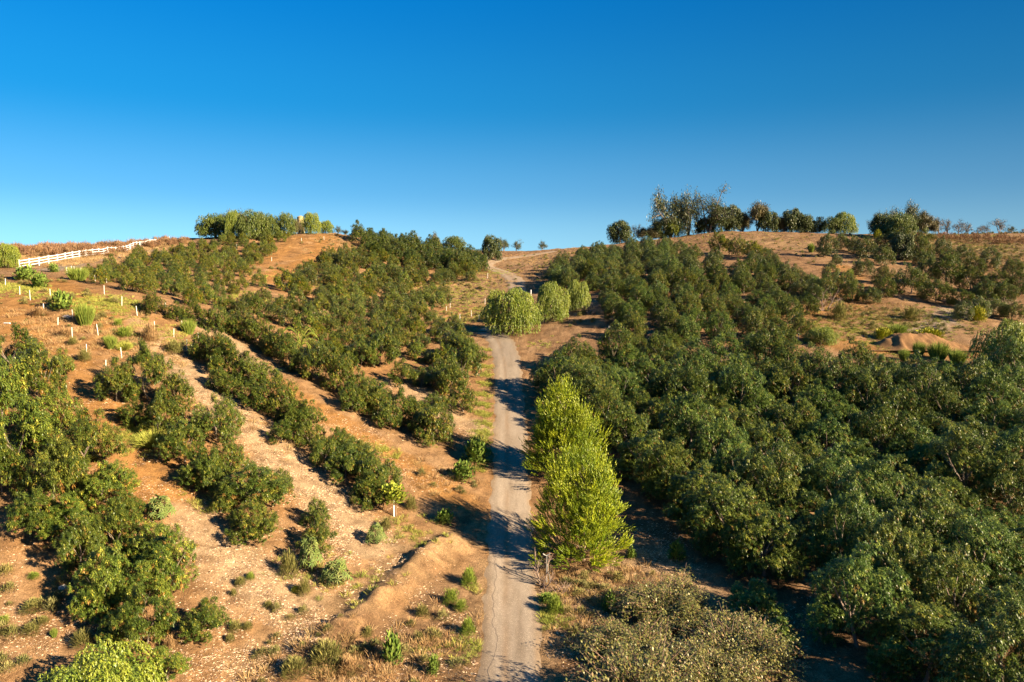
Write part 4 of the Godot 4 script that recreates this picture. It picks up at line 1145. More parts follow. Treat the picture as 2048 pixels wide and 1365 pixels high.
	far_row("young", "yellow", [Vector3(-39.3, 109.5, 3.2), Vector3(-22.8, 103.1, 3.0), Vector3(-33.5, 118.5, 3.0), Vector3(-30.8, 117.5, 3.3), Vector3(-21.5, 114.1, 3.0), Vector3(-16.2, 112.0, 3.2), Vector3(-6.7, 108.9, 3.2), Vector3(-12.5, 116.7, 2.9), Vector3(-21.9, 126.7, 3.5), Vector3(-19.1, 125.1, 3.5), Vector3(-16.1, 130.6, 3.6), Vector3(-18.3, 136.4, 3.0), Vector3(-57.0, 101.5, 2.8), Vector3(-51.7, 98.6, 2.6), Vector3(-49.1, 98.3, 2.9), Vector3(-62.4, 108.3, 2.4), Vector3(-53.9, 105.0, 2.5), Vector3(-51.5, 104.7, 2.2), Vector3(-59.7, 112.9, 2.8), Vector3(-54.5, 109.8, 2.9), Vector3(-48.3, 108.8, 2.9), Vector3(-56.4, 116.0, 2.7), Vector3(-64.1, 125.0, 3.0), Vector3(-53.7, 119.8, 2.7), Vector3(-47.6, 118.8, 2.3), Vector3(-44.4, 117.1, 2.3), Vector3(-64.6, 129.6, 2.6), Vector3(-50.4, 123.9, 2.4), Vector3(-47.8, 123.0, 2.9), Vector3(-45.0, 122.0, 2.4), Vector3(-69.5, 137.3, 2.9), Vector3(-61.0, 133.7, 2.8), Vector3(-55.5, 131.9, 2.3), Vector3(-52.8, 131.0, 2.4), Vector3(-68.8, 142.1, 2.4), Vector3(-66.5, 141.1, 2.6), Vector3(-63.9, 139.3, 2.8), Vector3(-60.5, 138.5, 2.3), Vector3(-57.6, 138.0, 2.2), Vector3(-55.8, 136.0, 2.5), Vector3(-51.7, 134.8, 3.0), Vector3(-49.0, 134.9, 2.8), Vector3(-71.1, 147.4, 2.3), Vector3(-59.9, 143.9, 2.7), Vector3(-68.0, 151.7, 2.8), Vector3(-65.6, 150.8, 2.7), Vector3(-63.1, 149.2, 3.0), Vector3(-73.5, 159.5, 2.3), Vector3(-71.3, 158.4, 2.6), Vector3(-62.3, 154.3, 2.9), Vector3(-57.1, 152.1, 2.5), Vector3(-73.6, 163.6, 2.4), Vector3(-56.4, 157.4, 3.0), Vector3(-54.1, 156.0, 2.9), Vector3(-73.2, 169.1, 2.4), Vector3(-70.1, 168.4, 2.8), Vector3(-64.8, 166.4, 2.8), Vector3(-62.0, 164.4, 2.5), Vector3(-58.9, 164.2, 2.9), Vector3(-59.2, 169.2, 2.7)])
	far_row("young", "yellow", [Vector3(-56.0, 167.7, 2.9), Vector3(-67.4, 177.3, 2.4), Vector3(-69.6, 182.5, 2.7), Vector3(-66.3, 182.4, 2.9), Vector3(-58.9, 179.2, 2.9), Vector3(-60.0, 189.9, 2.3), Vector3(-57.8, 189.2, 2.3), Vector3(-75.5, 216.5, 2.6), Vector3(-73.7, 215.1, 2.4), Vector3(-39.8, 135.8, 3.7), Vector3(-42.0, 154.1, 3.7), Vector3(-34.6, 143.9, 4.1), Vector3(-32.2, 142.3, 3.9), Vector3(-41.5, 162.7, 3.8), Vector3(-34.7, 152.7, 3.9), Vector3(-41.8, 171.7, 3.5), Vector3(-35.8, 162.9, 4.2), Vector3(-30.0, 152.2, 4.4), Vector3(-27.3, 157.4, 4.0), Vector3(-33.2, 173.5, 4.0), Vector3(-22.1, 157.6, 3.4), Vector3(-31.8, 181.6, 4.2), Vector3(-28.4, 175.4, 3.7), Vector3(-24.7, 172.4, 3.5), Vector3(-21.4, 166.1, 3.6), Vector3(-24.8, 180.2, 3.9), Vector3(-12.8, 178.7, 3.6), Vector3(-11.9, 184.6, 3.7), Vector3(-10.1, 182.1, 3.5), Vector3(58.9, 192.0, 5.6)])
	far_row("young", "plain", [Vector3(-35.1, 107.7, 3.1), Vector3(-31.0, 112.4, 3.1), Vector3(-12.0, 104.5, 2.9), Vector3(-35.6, 120.1, 3.1), Vector3(-28.2, 116.4, 3.1), Vector3(-23.7, 114.4, 3.1), Vector3(-14.0, 111.2, 3.1), Vector3(-32.2, 124.2, 3.4), Vector3(-30.1, 123.5, 3.0), Vector3(-27.9, 122.9, 3.2), Vector3(-22.2, 120.6, 3.3), Vector3(-20.4, 119.2, 3.5), Vector3(-10.5, 116.0, 3.4), Vector3(-27.1, 128.3, 3.3), Vector3(-25.5, 134.1, 3.3), Vector3(-21.1, 131.9, 3.2), Vector3(-18.7, 131.0, 3.6), Vector3(-14.1, 128.9, 3.1), Vector3(-56.0, 111.9, 2.4), Vector3(-51.7, 109.0, 3.0), Vector3(-61.7, 118.5, 2.7), Vector3(-53.3, 115.3, 2.4), Vector3(-44.6, 111.6, 2.6), Vector3(-66.6, 130.4, 2.5), Vector3(-61.7, 128.9, 2.9), Vector3(-58.6, 127.0, 2.3), Vector3(-53.1, 125.2, 2.6), Vector3(-57.7, 131.9, 2.5), Vector3(-65.5, 145.6, 2.3), Vector3(-51.9, 140.2, 2.5), Vector3(-59.7, 148.0, 2.7), Vector3(-61.7, 160.3, 2.6), Vector3(-56.0, 162.4, 2.4), Vector3(-69.8, 173.1, 2.8), Vector3(-64.7, 170.7, 2.4), Vector3(-64.2, 175.9, 2.9), Vector3(-61.5, 174.8, 2.3), Vector3(-60.4, 179.6, 2.5), Vector3(-67.1, 212.8, 2.3), Vector3(-70.4, 218.9, 2.8), Vector3(-40.5, 193.8, 5.2), Vector3(-37.4, 190.5, 4.4), Vector3(-31.2, 186.4, 4.8), Vector3(-30.6, 195.1, 4.6), Vector3(-26.6, 195.3, 5.2), Vector3(-43.7, 228.8, 5.5), Vector3(-27.6, 205.6, 5.6), Vector3(-23.3, 199.7, 4.9), Vector3(-14.0, 186.0, 5.4), Vector3(-44.6, 241.2, 5.2), Vector3(-42.0, 237.6, 4.7), Vector3(-20.8, 203.2, 5.5), Vector3(-17.2, 197.6, 5.0), Vector3(-12.5, 189.8, 5.3), Vector3(-9.8, 186.1, 5.1), Vector3(-38.9, 238.3, 4.8), Vector3(-33.7, 246.3, 5.1), Vector3(-28.2, 247.1, 4.5), Vector3(-39.7, 169.2, 4.2), Vector3(-24.4, 146.0, 4.0)])
	far_row("young", "plain", [Vector3(-29.4, 160.7, 4.4), Vector3(-18.2, 143.3, 3.6), Vector3(-31.1, 171.0, 4.2), Vector3(-27.8, 168.3, 4.2), Vector3(-26.0, 165.1, 4.4), Vector3(-21.3, 173.5, 3.9), Vector3(-17.6, 170.4, 3.8), Vector3(-16.9, 177.6, 3.8), Vector3(-15.2, 174.4, 3.8)])
	far_row("young", "pale", [Vector3(-28.6, 111.0, 3.2), Vector3(-25.2, 121.6, 3.2), Vector3(-59.6, 107.4, 2.7), Vector3(-57.1, 105.7, 2.3), Vector3(-48.2, 102.5, 2.4), Vector3(-46.2, 102.3, 2.6), Vector3(-62.6, 113.6, 2.5), Vector3(-42.1, 106.2, 2.2), Vector3(-65.0, 119.3, 2.6), Vector3(-59.5, 117.1, 2.6), Vector3(-51.4, 114.4, 2.5), Vector3(-47.9, 113.3, 2.7), Vector3(-59.5, 122.7, 2.4), Vector3(-55.8, 121.7, 2.9), Vector3(-50.4, 118.9, 2.4), Vector3(-44.0, 127.7, 3.0), Vector3(-69.1, 146.2, 2.3), Vector3(-58.1, 143.2, 2.7), Vector3(-55.3, 141.1, 2.2), Vector3(-54.2, 146.4, 2.7), Vector3(-59.9, 153.0, 2.3), Vector3(-54.5, 151.9, 2.6), Vector3(-71.0, 163.4, 2.7), Vector3(-67.8, 167.3, 2.8), Vector3(-73.2, 174.3, 2.4), Vector3(-61.2, 170.1, 2.3), Vector3(-69.7, 177.4, 2.9), Vector3(-58.5, 173.8, 2.6), Vector3(-56.0, 172.1, 2.7), Vector3(-61.2, 185.1, 2.9), Vector3(-57.4, 183.8, 3.0), Vector3(-84.5, 214.6, 2.9), Vector3(-73.2, 210.7, 2.4), Vector3(-64.8, 216.5, 2.2), Vector3(-29.9, 137.5, 3.6), Vector3(-28.2, 134.1, 3.6), Vector3(-37.1, 156.0, 3.4), Vector3(-23.3, 142.8, 4.0), Vector3(-20.8, 139.4, 3.8), Vector3(-37.5, 173.2, 3.6), Vector3(-30.7, 163.4, 3.9), Vector3(-20.0, 147.1, 3.9), Vector3(-34.1, 178.1, 4.2), Vector3(-23.4, 160.8, 4.1), Vector3(-18.0, 151.7, 3.4), Vector3(-15.1, 149.0, 4.2), Vector3(-28.8, 178.8, 3.5), Vector3(-17.4, 159.2, 3.8), Vector3(-14.4, 181.9, 3.8)])
	far_row("young", "dark", [Vector3(-35.8, 185.8, 4.6), Vector3(-38.1, 197.0, 5.1), Vector3(-36.2, 194.5, 5.0), Vector3(-33.4, 191.0, 5.2), Vector3(-29.7, 184.5, 5.4), Vector3(-35.1, 201.3, 4.8), Vector3(-33.5, 198.4, 5.1), Vector3(-28.9, 191.1, 4.6), Vector3(-25.6, 188.1, 5.0), Vector3(-24.7, 184.3, 5.2), Vector3(-49.5, 232.8, 4.9), Vector3(-48.1, 228.6, 4.9), Vector3(-30.0, 201.7, 4.8), Vector3(-27.4, 198.7, 5.3), Vector3(-23.8, 192.3, 4.8), Vector3(-20.7, 188.5, 4.9), Vector3(-19.9, 184.7, 4.4), Vector3(-47.2, 237.0, 5.5), Vector3(-45.1, 233.4, 5.4), Vector3(-26.2, 203.6, 5.3), Vector3(-20.4, 197.0, 4.8), Vector3(-18.6, 193.7, 4.6), Vector3(-41.3, 233.4, 4.6), Vector3(-22.9, 206.6, 4.6), Vector3(-18.3, 200.7, 4.9), Vector3(-13.8, 192.9, 5.4), Vector3(-39.7, 241.6, 4.4), Vector3(-15.6, 204.3, 4.5), Vector3(-13.6, 201.3, 4.7), Vector3(-12.0, 197.4, 5.2), Vector3(-8.8, 195.0, 5.1), Vector3(-8.1, 190.3, 5.1), Vector3(-36.2, 242.2, 5.3), Vector3(-11.5, 204.8, 4.7), Vector3(-9.9, 200.9, 4.9), Vector3(-24.9, 250.4, 5.4)])
	far_row("old", "plain", [Vector3(57.9, 139.7, 4.0), Vector3(18.2, 138.3, 4.0), Vector3(19.8, 148.4, 4.3), Vector3(31.6, 158.6, 4.0), Vector3(39.3, 160.8, 4.6), Vector3(58.5, 165.5, 4.8), Vector3(12.3, 158.8, 4.5), Vector3(27.4, 162.2, 4.1), Vector3(46.1, 167.3, 4.6), Vector3(13.0, 163.6, 4.1), Vector3(33.4, 169.9, 4.3), Vector3(9.2, 167.0, 4.4), Vector3(23.1, 171.8, 4.1), Vector3(33.0, 175.2, 4.3), Vector3(41.5, 176.7, 4.0), Vector3(21.4, 181.1, 4.6), Vector3(26.1, 188.1, 4.1), Vector3(34.8, 191.2, 4.0), Vector3(40.5, 193.1, 4.7), Vector3(28.3, 195.0, 4.2), Vector3(22.6, 199.2, 4.7), Vector3(25.0, 204.1, 4.5), Vector3(38.3, 209.0, 4.4), Vector3(34.4, 213.1, 4.0), Vector3(80.2, 129.9, 3.3), Vector3(84.6, 132.0, 3.6), Vector3(88.8, 134.0, 3.5), Vector3(68.1, 139.1, 3.8), Vector3(67.5, 155.2, 4.0), Vector3(77.8, 163.0, 4.7), Vector3(77.6, 176.1, 2.8), Vector3(115.4, 177.2, 5.1), Vector3(91.2, 179.9, 5.0), Vector3(101.4, 181.8, 4.7), Vector3(108.4, 182.0, 5.0), Vector3(114.2, 186.6, 4.6), Vector3(90.7, 188.3, 5.5), Vector3(80.9, 189.0, 5.2), Vector3(111.6, 191.6, 4.7), Vector3(90.6, 195.1, 4.2), Vector3(88.9, 198.3, 4.3), Vector3(99.6, 199.0, 4.9)])
	far_row("old", "olive", [Vector3(31.6, 137.3, 3.9), Vector3(56.0, 142.2, 4.0), Vector3(50.4, 148.0, 4.2), Vector3(59.5, 149.7, 4.1), Vector3(47.1, 151.0, 4.3), Vector3(43.9, 162.1, 4.4), Vector3(21.4, 160.1, 4.6), Vector3(39.7, 165.2, 4.0), Vector3(58.7, 170.4, 4.5), Vector3(23.2, 166.4, 4.8), Vector3(27.9, 166.9, 4.2), Vector3(36.7, 170.7, 4.5), Vector3(15.6, 169.4, 4.5), Vector3(28.5, 174.3, 4.0), Vector3(20.5, 177.1, 4.8), Vector3(39.5, 182.3, 4.2), Vector3(11.7, 178.9, 4.8), Vector3(12.6, 184.2, 4.7), Vector3(16.8, 187.0, 4.5), Vector3(31.5, 190.2, 4.6), Vector3(23.0, 194.0, 4.3), Vector3(19.1, 197.8, 4.8), Vector3(32.8, 201.1, 4.5), Vector3(42.7, 205.3, 4.8)])
	far_row("old", "bluish", [Vector3(59.5, 144.9, 4.2), Vector3(28.1, 140.5, 4.0), Vector3(24.3, 150.0, 4.2), Vector3(38.6, 155.4, 4.4), Vector3(10.3, 161.8, 4.5), Vector3(36.8, 176.5, 4.0), Vector3(25.2, 177.9, 4.5), Vector3(17.1, 181.2, 4.4), Vector3(38.7, 188.1, 4.7), Vector3(44.5, 195.1, 4.3), Vector3(32.1, 196.5, 4.6), Vector3(37.9, 203.8, 4.4), Vector3(28.3, 206.1, 4.1), Vector3(62.4, 82.7, 5.8)])
	far_row("old", "dark", [Vector3(57.4, 153.9, 4.1), Vector3(17.0, 154.3, 4.3), Vector3(21.1, 154.6, 3.9), Vector3(54.3, 165.2, 4.6), Vector3(31.6, 162.5, 4.4), Vector3(19.1, 170.6, 4.8), Vector3(11.9, 173.5, 4.3), Vector3(16.3, 175.6, 4.2), Vector3(34.9, 181.2, 4.7), Vector3(44.0, 183.1, 4.2), Vector3(25.0, 183.7, 4.6), Vector3(30.6, 185.5, 4.6), Vector3(35.6, 185.1, 4.3), Vector3(21.8, 187.9, 4.6), Vector3(18.6, 191.3, 4.6), Vector3(36.0, 197.2, 4.1), Vector3(42.2, 199.1, 4.8), Vector3(28.4, 199.6, 4.8), Vector3(34.4, 207.4, 4.4), Vector3(24.9, 209.8, 4.2)])

	var grove := Node3D.new()
	grove.name = "avocado_grove"
	add_child(grove)
	tag(grove, "mass of avocado trees covering the upper slopes of both hills", "avocado grove", "", "stuff")
	for key in crowd:
		var bits: PackedStringArray = key.split(" ")
		scatter("crowns", tints["mesh %s %s" % [bits[0], bits[1]]], crowd[key], grove)

	# ------------------------------------------------------------ other trees
	var wood := matte(Color(1, 1, 1))
	var white := StandardMaterial3D.new()
	white.albedo_color = Color.WHITE
	white.vertex_color_use_as_albedo = true
	white.roughness = 0.5
	stocks["white paint"] = white
	var bright := foliage(Color(1, 1, 1), 0.5, 0.45)
	var needle := foliage(Color(1, 1, 1), 0.5, 0.4, 0.35)
	for i in 2:
		var stem := Shape.new()
		stem.tube(Vector3(0, -0.4, 0), Vector3(0.1, 4.5, 0), 0.17, 0.07, 7, Color(0.17, 0.12, 0.09))
		for j in 16:
			var a := j * 2.4
			var y := 0.5 + j * 0.3
			stem.tube(Vector3(0.02 * y, y, 0), Vector3(cos(a) * 2.0 * (1.0 - y / 7.0), y + 0.9, sin(a) * 2.0 * (1.0 - y / 7.0)), 0.05, 0.02, 5, Color(0.18, 0.13, 0.10))
		models["pine %d" % i] = ["pine_tree", "pine tree", [["crown", pine_crown(300 + i, 3.0, 7.0, 6 + i, 36 - 2 * i, 18).mesh(needle)], ["trunk", stem.mesh(wood)]]]
		models["pepper %d" % i] = ["pepper_tree", "pepper tree", [["crown", weeping_crown(320 + i, 4.0, 0.1, 6.0, 26, 1700, 0.95, Color(0.105, 0.155, 0.015), Color(0.225, 0.26, 0.024), 0.19).mesh(bright)], ["trunk", trunk_shape(325 + i, 5.0, 0.25, 5, 2.4, Color(0.17, 0.13, 0.10)).mesh(wood)]]]
		models["grey pepper %d" % i] = ["pepper_tree", "pepper tree", [["crown", weeping_crown(330 + i, 4.0, 0.1, 6.0, 24, 1300, 0.7, Color(0.075, 0.11, 0.020), Color(0.145, 0.17, 0.030), 0.27).mesh(bright)], ["trunk", trunk_shape(335 + i, 5.0, 0.25, 5, 2.4, Color(0.17, 0.13, 0.10)).mesh(wood)]]]
		models["dark dome %d" % i] = ["round_tree", "tree", [["crown", weeping_crown(340 + i, 4.0, 0.1, 6.5, 26, 1300, 0.55, Color(0.045, 0.065, 0.016), Color(0.095, 0.115, 0.024), 0.34).mesh(bright)], ["trunk", trunk_shape(345 + i, 5.0, 0.25, 4, 2.2, Color(0.15, 0.12, 0.09)).mesh(wood)]]]
	for i in 4:
		var w := Shape.new()
		var l := Shape.new()
		limbed(360 + i, 15.0, 0.95, 4, 1.3, 46, 0.42, Color(0.034, 0.055, 0.020), Color(0.095, 0.10, 0.032), w, l, Color(0.20, 0.17, 0.14))
		models["eucalyptus %d" % i] = ["eucalyptus_tree", "eucalyptus tree", [["crown", l.mesh(bright)], ["trunk", w.mesh(wood)]]]
		w = Shape.new()
		l = Shape.new()
		limbed(370 + i, 9.0, 0.7, 4, 0.8, 9, 0.4, Color(0.085, 0.075, 0.045), Color(0.12, 0.09, 0.06), w, l, Color(0.20, 0.15, 0.12), 0.25)
		models["bare %d" % i] = ["bare_tree", "tree", [["crown", l.mesh(bright)], ["trunk", w.mesh(wood)]]]
		w = Shape.new()
		l = Shape.new()
		limbed(380 + i, 9.5, 0.7, 4, 1.2, 70, 0.42, Color(0.055, 0.065, 0.022), Color(0.15, 0.115, 0.045), w, l, Color(0.17, 0.14, 0.11))
		models["bushy %d" % i] = ["bushy_tree", "tree", [["crown", l.mesh(bright)], ["trunk", w.mesh(wood)]]]
	for i in 2:
		var w := Shape.new()
		var l := Shape.new()
		sparse_shrub(390 + i, 4.0, 3.4, 430, 48, w, l)
		models["sparse %d" % i] = ["sparse_shrub", "shrub", [["foliage", l.mesh(bright)], ["twigs", w.mesh(wood)]]]
		w = Shape.new()
		l = Shape.new()
		limbed(395 + i, 2.0, 0.7, 4, 0.2, 0, 0.2, Color(0.2, 0.15, 0.1), Color(0.2, 0.15, 0.1), w, l, Color(0.22, 0.16, 0.125))
		models["twiggy %d" % i] = ["bare_bush", "bush", [["twigs", w.mesh(wood)]]]
	var weed := foliage(Color(1, 1, 1), 0.7, 0.35, 0.3)
	models["weed"] = ["rounded_weed", "weed", [["foliage", bush_shape(400, 0.8, 1.1, 1500, 0.3, 0.035, Color(0.12, 0.18, 0.02), Color(0.22, 0.27, 0.045)).mesh(weed)]]]
	models["olive weed"] = ["olive_weed", "weed", [["foliage", bush_shape(401, 0.8, 1.0, 1300, 0.28, 0.035, Color(0.11, 0.115, 0.03), Color(0.21, 0.19, 0.06)).mesh(weed)]]]
	models["dry weed"] = ["dry_weed", "weed", [["foliage", bush_shape(402, 0.8, 0.8, 1200, 0.3, 0.03, Color(0.22, 0.13, 0.06), Color(0.36, 0.24, 0.11)).mesh(weed)]]]
	models["yellow weed"] = ["yellow_shrub", "shrub", [["foliage", bush_shape(403, 0.8, 0.9, 1100, 0.24, 0.07, Color(0.19, 0.22, 0.02), Color(0.36, 0.33, 0.03)).mesh(weed)]]]
	models["castor"] = ["castor_bean_plant", "plant", [["foliage", castor_shape(404, 0.9, 1.5, 46, 0.34, Color(0.10, 0.145, 0.035), Color(0.17, 0.21, 0.065)).mesh(weed)]]]
	models["broadleaf"] = ["broadleaf_bush", "bush", [["foliage", bush_shape(405, 0.8, 1.0, 620, 0.24, 0.15, Color(0.07, 0.13, 0.02), Color(0.19, 0.25, 0.05)).mesh(weed)]]]
	models["reed"] = ["upright_shrub", "shrub", [["foliage", tuft_shape(406, 0.8, 1.8, 1000, 0.022, Color(0.10, 0.16, 0.02), Color(0.22, 0.26, 0.05), 0.55).mesh(weed)]]]
	models["mound"] = ["grass_mound", "grass mound", [["blades", tuft_shape(407, 1.0, 0.7, 2400, 0.02, Color(0.19, 0.24, 0.03), Color(0.36, 0.35, 0.08), 0.1).mesh(weed)]]]
	models["leafy"] = ["leafy_bush", "bush", [["crown", tints["mesh young 1"], tints["bluish"]], ["trunk", tints["trunk young 1"]]]]
	models["palm"] = ["young_palm", "palm", [["fronds", palm_shape(408, 15, 2.3).mesh(weed)]]]
	put("pine 0", 5.88, 58.35, 9.29, 10.31, "bright yellow-green pine standing nearer, by the forked riser post")
	put("pine 1", 5.25, 73.45, 9.76, 10.4, "taller bright pine behind the nearer pine, beside the road")
	put("pepper 0", 0.17, 124.49, 10.46, 7.91, "weeping pepper tree at the end of the paved road", "pepper trees by the road's end")
	put("pepper 1", 7.03, 131.48, 6.61, 7.2, "larger weeping pepper tree below the dirt track", "pepper trees by the road's end")
	put("pepper 0", 11.99, 136.9, 4.97, 5.91, "smaller weeping pepper tree against the dark hillside", "pepper trees by the road's end")
	put("pepper 1", 68.21, 98.72, 9.78, 8.44, "wide dark-sided pepper tree at the end of the dirt heap")
	put("pepper 0", -22.3, 36.8, 7.39, 3.96, "bright yellow-green weeping crown at the bottom edge")
	put("grey pepper 0", -76.91, 191.91, 10.48, 6.43, "broad green dome tree at the fence end of the hilltop clump", "trees crowning the hill by the water tank")
	put("grey pepper 1", -66.11, 187.05, 8.23, 7.52, "tall rounded pepper tree in the middle of the hilltop clump", "trees crowning the hill by the water tank")
	put("grey pepper 0", -62.85, 191.05, 6.37, 6.4, "rounded tree at the tank end of the hilltop clump", "trees crowning the hill by the water tank")
	put("pepper 1", -70.42, 187.06, 5.67, 7.21, "bright green pepper tree nearest the small orchard rows", "trees crowning the hill by the water tank")
	put("eucalyptus 0", -76.2, 196, 6.09, 7.76, "dark open-crowned eucalyptus behind the broad dome tree", "trees crowning the hill by the water tank")
	put("eucalyptus 1", -70.49, 192.86, 7.05, 7.35, "brownish eucalyptus rising over the middle of the clump", "trees crowning the hill by the water tank")
	put("eucalyptus 2", -67.5, 198, 5.79, 6.82, "lone tufted eucalyptus top near the gap before the tank", "trees crowning the hill by the water tank")
	put("grey pepper 1", -59.01, 192.9, 6.14, 6.14, "grey-green pepper tree between the clump and the water tank", "trees crowning the hill by the water tank")
	put("bushy 1", -56.67, 193.84, 2.89, 4.33, "thin grey tree beside the water tank", "trees crowning the hill by the water tank")
	put("pepper 0", -53.92, 197.74, 5.39, 5.96, "green pepper tree in front of the water tank", "trees crowning the hill by the water tank")
	put("pepper 1", -50.93, 202, 4.29, 3.72, "low round tree past the tank on the bare crest", "trees crowning the hill by the water tank")
	put("eucalyptus 3", -47.61, 202, 2.58, 2.66, "first of two small dark trees past the tank", "trees crowning the hill by the water tank")
	put("eucalyptus 1", -45.68, 202, 2.4, 1.78, "second and lower of two small dark trees past the tank", "trees crowning the hill by the water tank")
	put("bare 0", -27.63, 212.34, 2.16, 4.45, "thin see-through tree above the crest orchard", "trees along the saddle")
	put("bushy 0", -23.06, 218.07, 3.84, 5.18, "brownish pointed tree above the crest orchard", "trees along the saddle")
	put("grey pepper 0", -17.52, 220.82, 7.38, 4.45, "low round pepper tree at the crest's end", "trees along the saddle")
	put("dark dome 0", -5.9, 211.82, 6.44, 7.47, "dark domed tree beside the bend of the dirt track", "trees along the saddle")
	put("eucalyptus 0", -2.6, 238, 4.79, 4.72, "larger small eucalyptus beside the domed tree on the saddle", "trees along the saddle")
	put("eucalyptus 2", 1.3, 238, 4.79, 4.19, "middle small eucalyptus of three on the saddle", "trees along the saddle")
	put("eucalyptus 3", 9.84, 240, 3.52, 3.52, "lone small eucalyptus farthest along the saddle", "trees along the saddle")
	put("dark dome 1", 35.09, 240, 9.11, 7.64, "dark rounded tree at the low end of the hilltop row", "trees on the hilltop above the bare slope")
	put("bare 1", 39.52, 240, 4.23, 6.03, "sparse greyish tree beside the dark rounded tree", "trees on the hilltop above the bare slope")
	put("bushy 2", 42.63, 240, 5.2, 4.69, "dark bushy tree before the tall eucalyptus", "trees on the hilltop above the bare slope")
	put("dark dome 0", 48.61, 242, 7.34, 6.89, "dark low tree at the foot of the tall eucalyptus", "trees on the hilltop above the bare slope")
	put("pepper 0", 53.24, 242, 8.44, 6.89, "bright rounded pepper tree in front of the tall eucalyptus", "trees on the hilltop above the bare slope")
	put("eucalyptus 0", 51.92, 242, 13.71, 16.85, "tall leaning eucalyptus with open limbs", "trees on the hilltop above the bare slope")
	put("eucalyptus 1", 57.87, 242, 11.05, 16.31, "multi-stemmed eucalyptus with bare lower limbs", "trees on the hilltop above the bare slope")
	put("eucalyptus 2", 63.95, 240, 14.47, 15.47, "broadest tall eucalyptus beside the dark trees", "trees on the hilltop above the bare slope")
	put("dark dome 1", 68.21, 240, 9.09, 8.43, "dark dense tree beneath the broad eucalyptus", "trees on the hilltop above the bare slope")
	put("dark dome 0", 72.15, 240, 7.27, 8.84, "dark pointed tree between the eucalyptus and brown tree", "trees on the hilltop above the bare slope")
	put("bushy 3", 79.69, 240, 10.71, 10.38, "brownish dense tree, tallest after the eucalyptus", "trees on the hilltop above the bare slope")
	put("bushy 1", 85.21, 238, 5.47, 5.64, "low brown-green tree beside the brownish dense tree", "trees on the hilltop above the bare slope")
	put("dark dome 1", 89.92, 238, 7.57, 7.97, "dark rounded tree next to the clipped hedge", "trees on the hilltop above the bare slope")
	put("bare 2", 93.34, 238, 4.19, 5.98, "thin grey tree behind the clipped hedge", "trees on the hilltop above the bare slope")
	put("grey pepper 1", 102.61, 238, 7.21, 5.58, "low yellow-green pepper tree past the clipped hedge", "trees on the hilltop above the bare slope")
	put("pepper 1", 107, 238, 7.94, 7.17, "taller rounded pepper tree past the clipped hedge", "trees on the hilltop above the bare slope")
	put("dark dome 0", 113.28, 224.94, 8.87, 7.53, "dark green dome tree at the near edge of the far clump", "trees on the far end of the hilltop")
	put("grey pepper 0", 115.28, 219.42, 9.32, 8.09, "grey-green weeping tree in front of the far clump", "trees on the far end of the hilltop")
	put("grey pepper 1", 131.51, 240, 6.19, 6.83, "bright round tree under the tall far eucalyptus", "trees on the far end of the hilltop")
	put("eucalyptus 3", 117.24, 238, 5.22, 8.37, "leaning eucalyptus with bare pale branches", "trees on the far end of the hilltop")
	put("eucalyptus 1", 121.63, 238, 6.96, 9.07, "dark tufted eucalyptus behind the dome tree", "trees on the far end of the hilltop")
	put("eucalyptus 0", 129.54, 240, 9.65, 12.31, "tallest dark eucalyptus of the far clump", "trees on the far end of the hilltop")
	put("bushy 2", 133.48, 240, 7.47, 8.37, "broad flat-topped brown tree beside the tallest eucalyptus", "trees on the far end of the hilltop")
	put("bushy 0", 140.18, 246, 4.99, 7.55, "smaller brown tree leaning off the broad brown tree", "trees on the far end of the hilltop")
	put("bare 0", 142.53, 246, 5.66, 6.86, "half-bare reddish-grey tree, first along the windswept line", "half-bare trees of the windswept line")
	put("bare 1", 146.74, 248, 4.7, 5.88, "half-bare reddish-grey tree, second along the windswept line", "half-bare trees of the windswept line")
	put("bare 2", 149.79, 248, 5.03, 5.54, "half-bare reddish-grey tree, third along the windswept line", "half-bare trees of the windswept line")
	put("bare 3", 154.07, 250, 4.06, 4.53, "half-bare reddish-grey tree, fourth along the windswept line", "half-bare trees of the windswept line")
	put("bare 0", 157.49, 250, 4.06, 3.14, "half-bare reddish-grey tree, fifth along the windswept line", "half-bare trees of the windswept line")
	put("bare 1", 160.22, 250, 3.38, 3.14, "half-bare reddish-grey tree, sixth along the windswept line", "half-bare trees of the windswept line")
	put("bare 1", 165, 250, 6.09, 5.23, "twiggy grey bush standing apart at the ridge's end", "trees on the far end of the hilltop")
	put("eucalyptus 2", 169.27, 250, 4.11, 3.3, "tiny dark tree near the end of the ridge", "trees on the far end of the hilltop")
	put("bare 3", 171.48, 248, 2.35, 1.73, "last faint shrub on the ridge", "trees on the far end of the hilltop")
	put("dark dome 1", 99.98, 188.27, 6.3, 7.28, "tall dark tree among the open terraces", "trees on the far end of the hilltop")
	put("yellow weed", 108.14, 218.5, 2.96, 3.36, "small yellow-green bush on the lip of the bare slope", "trees on the far end of the hilltop")
	put("pepper 1", 48.84, 114.97, 4.96, 2.93, "small rounded tree between the orchard and the dirt heap")
	put("dark dome 0", 63, 242, 7.33, 5.67, "low dark tree under the broad eucalyptus", "trees on the far end of the hilltop")
	put("bushy 1", 75.1, 240, 5.84, 6.69, "low dark tree between the dark pointed tree and the brown tree", "trees on the far end of the hilltop")
	put("dark dome 1", 82.61, 238, 7.57, 7.17, "low dark tree on the far side of the brown tree", "trees on the far end of the hilltop")
	put("bushy 3", 87.65, 238, 5.8, 5.97, "low dark tree just before the dark rounded tree", "trees on the far end of the hilltop")
	put("dark dome 0", 93.66, 238, 7.93, 5.98, "low dark tree in front of the clipped hedge", "trees on the far end of the hilltop")
	put("bushy 1", 45.26, 240, 7.15, 4.36, "low dark tree below the leaning eucalyptus", "trees on the far end of the hilltop")
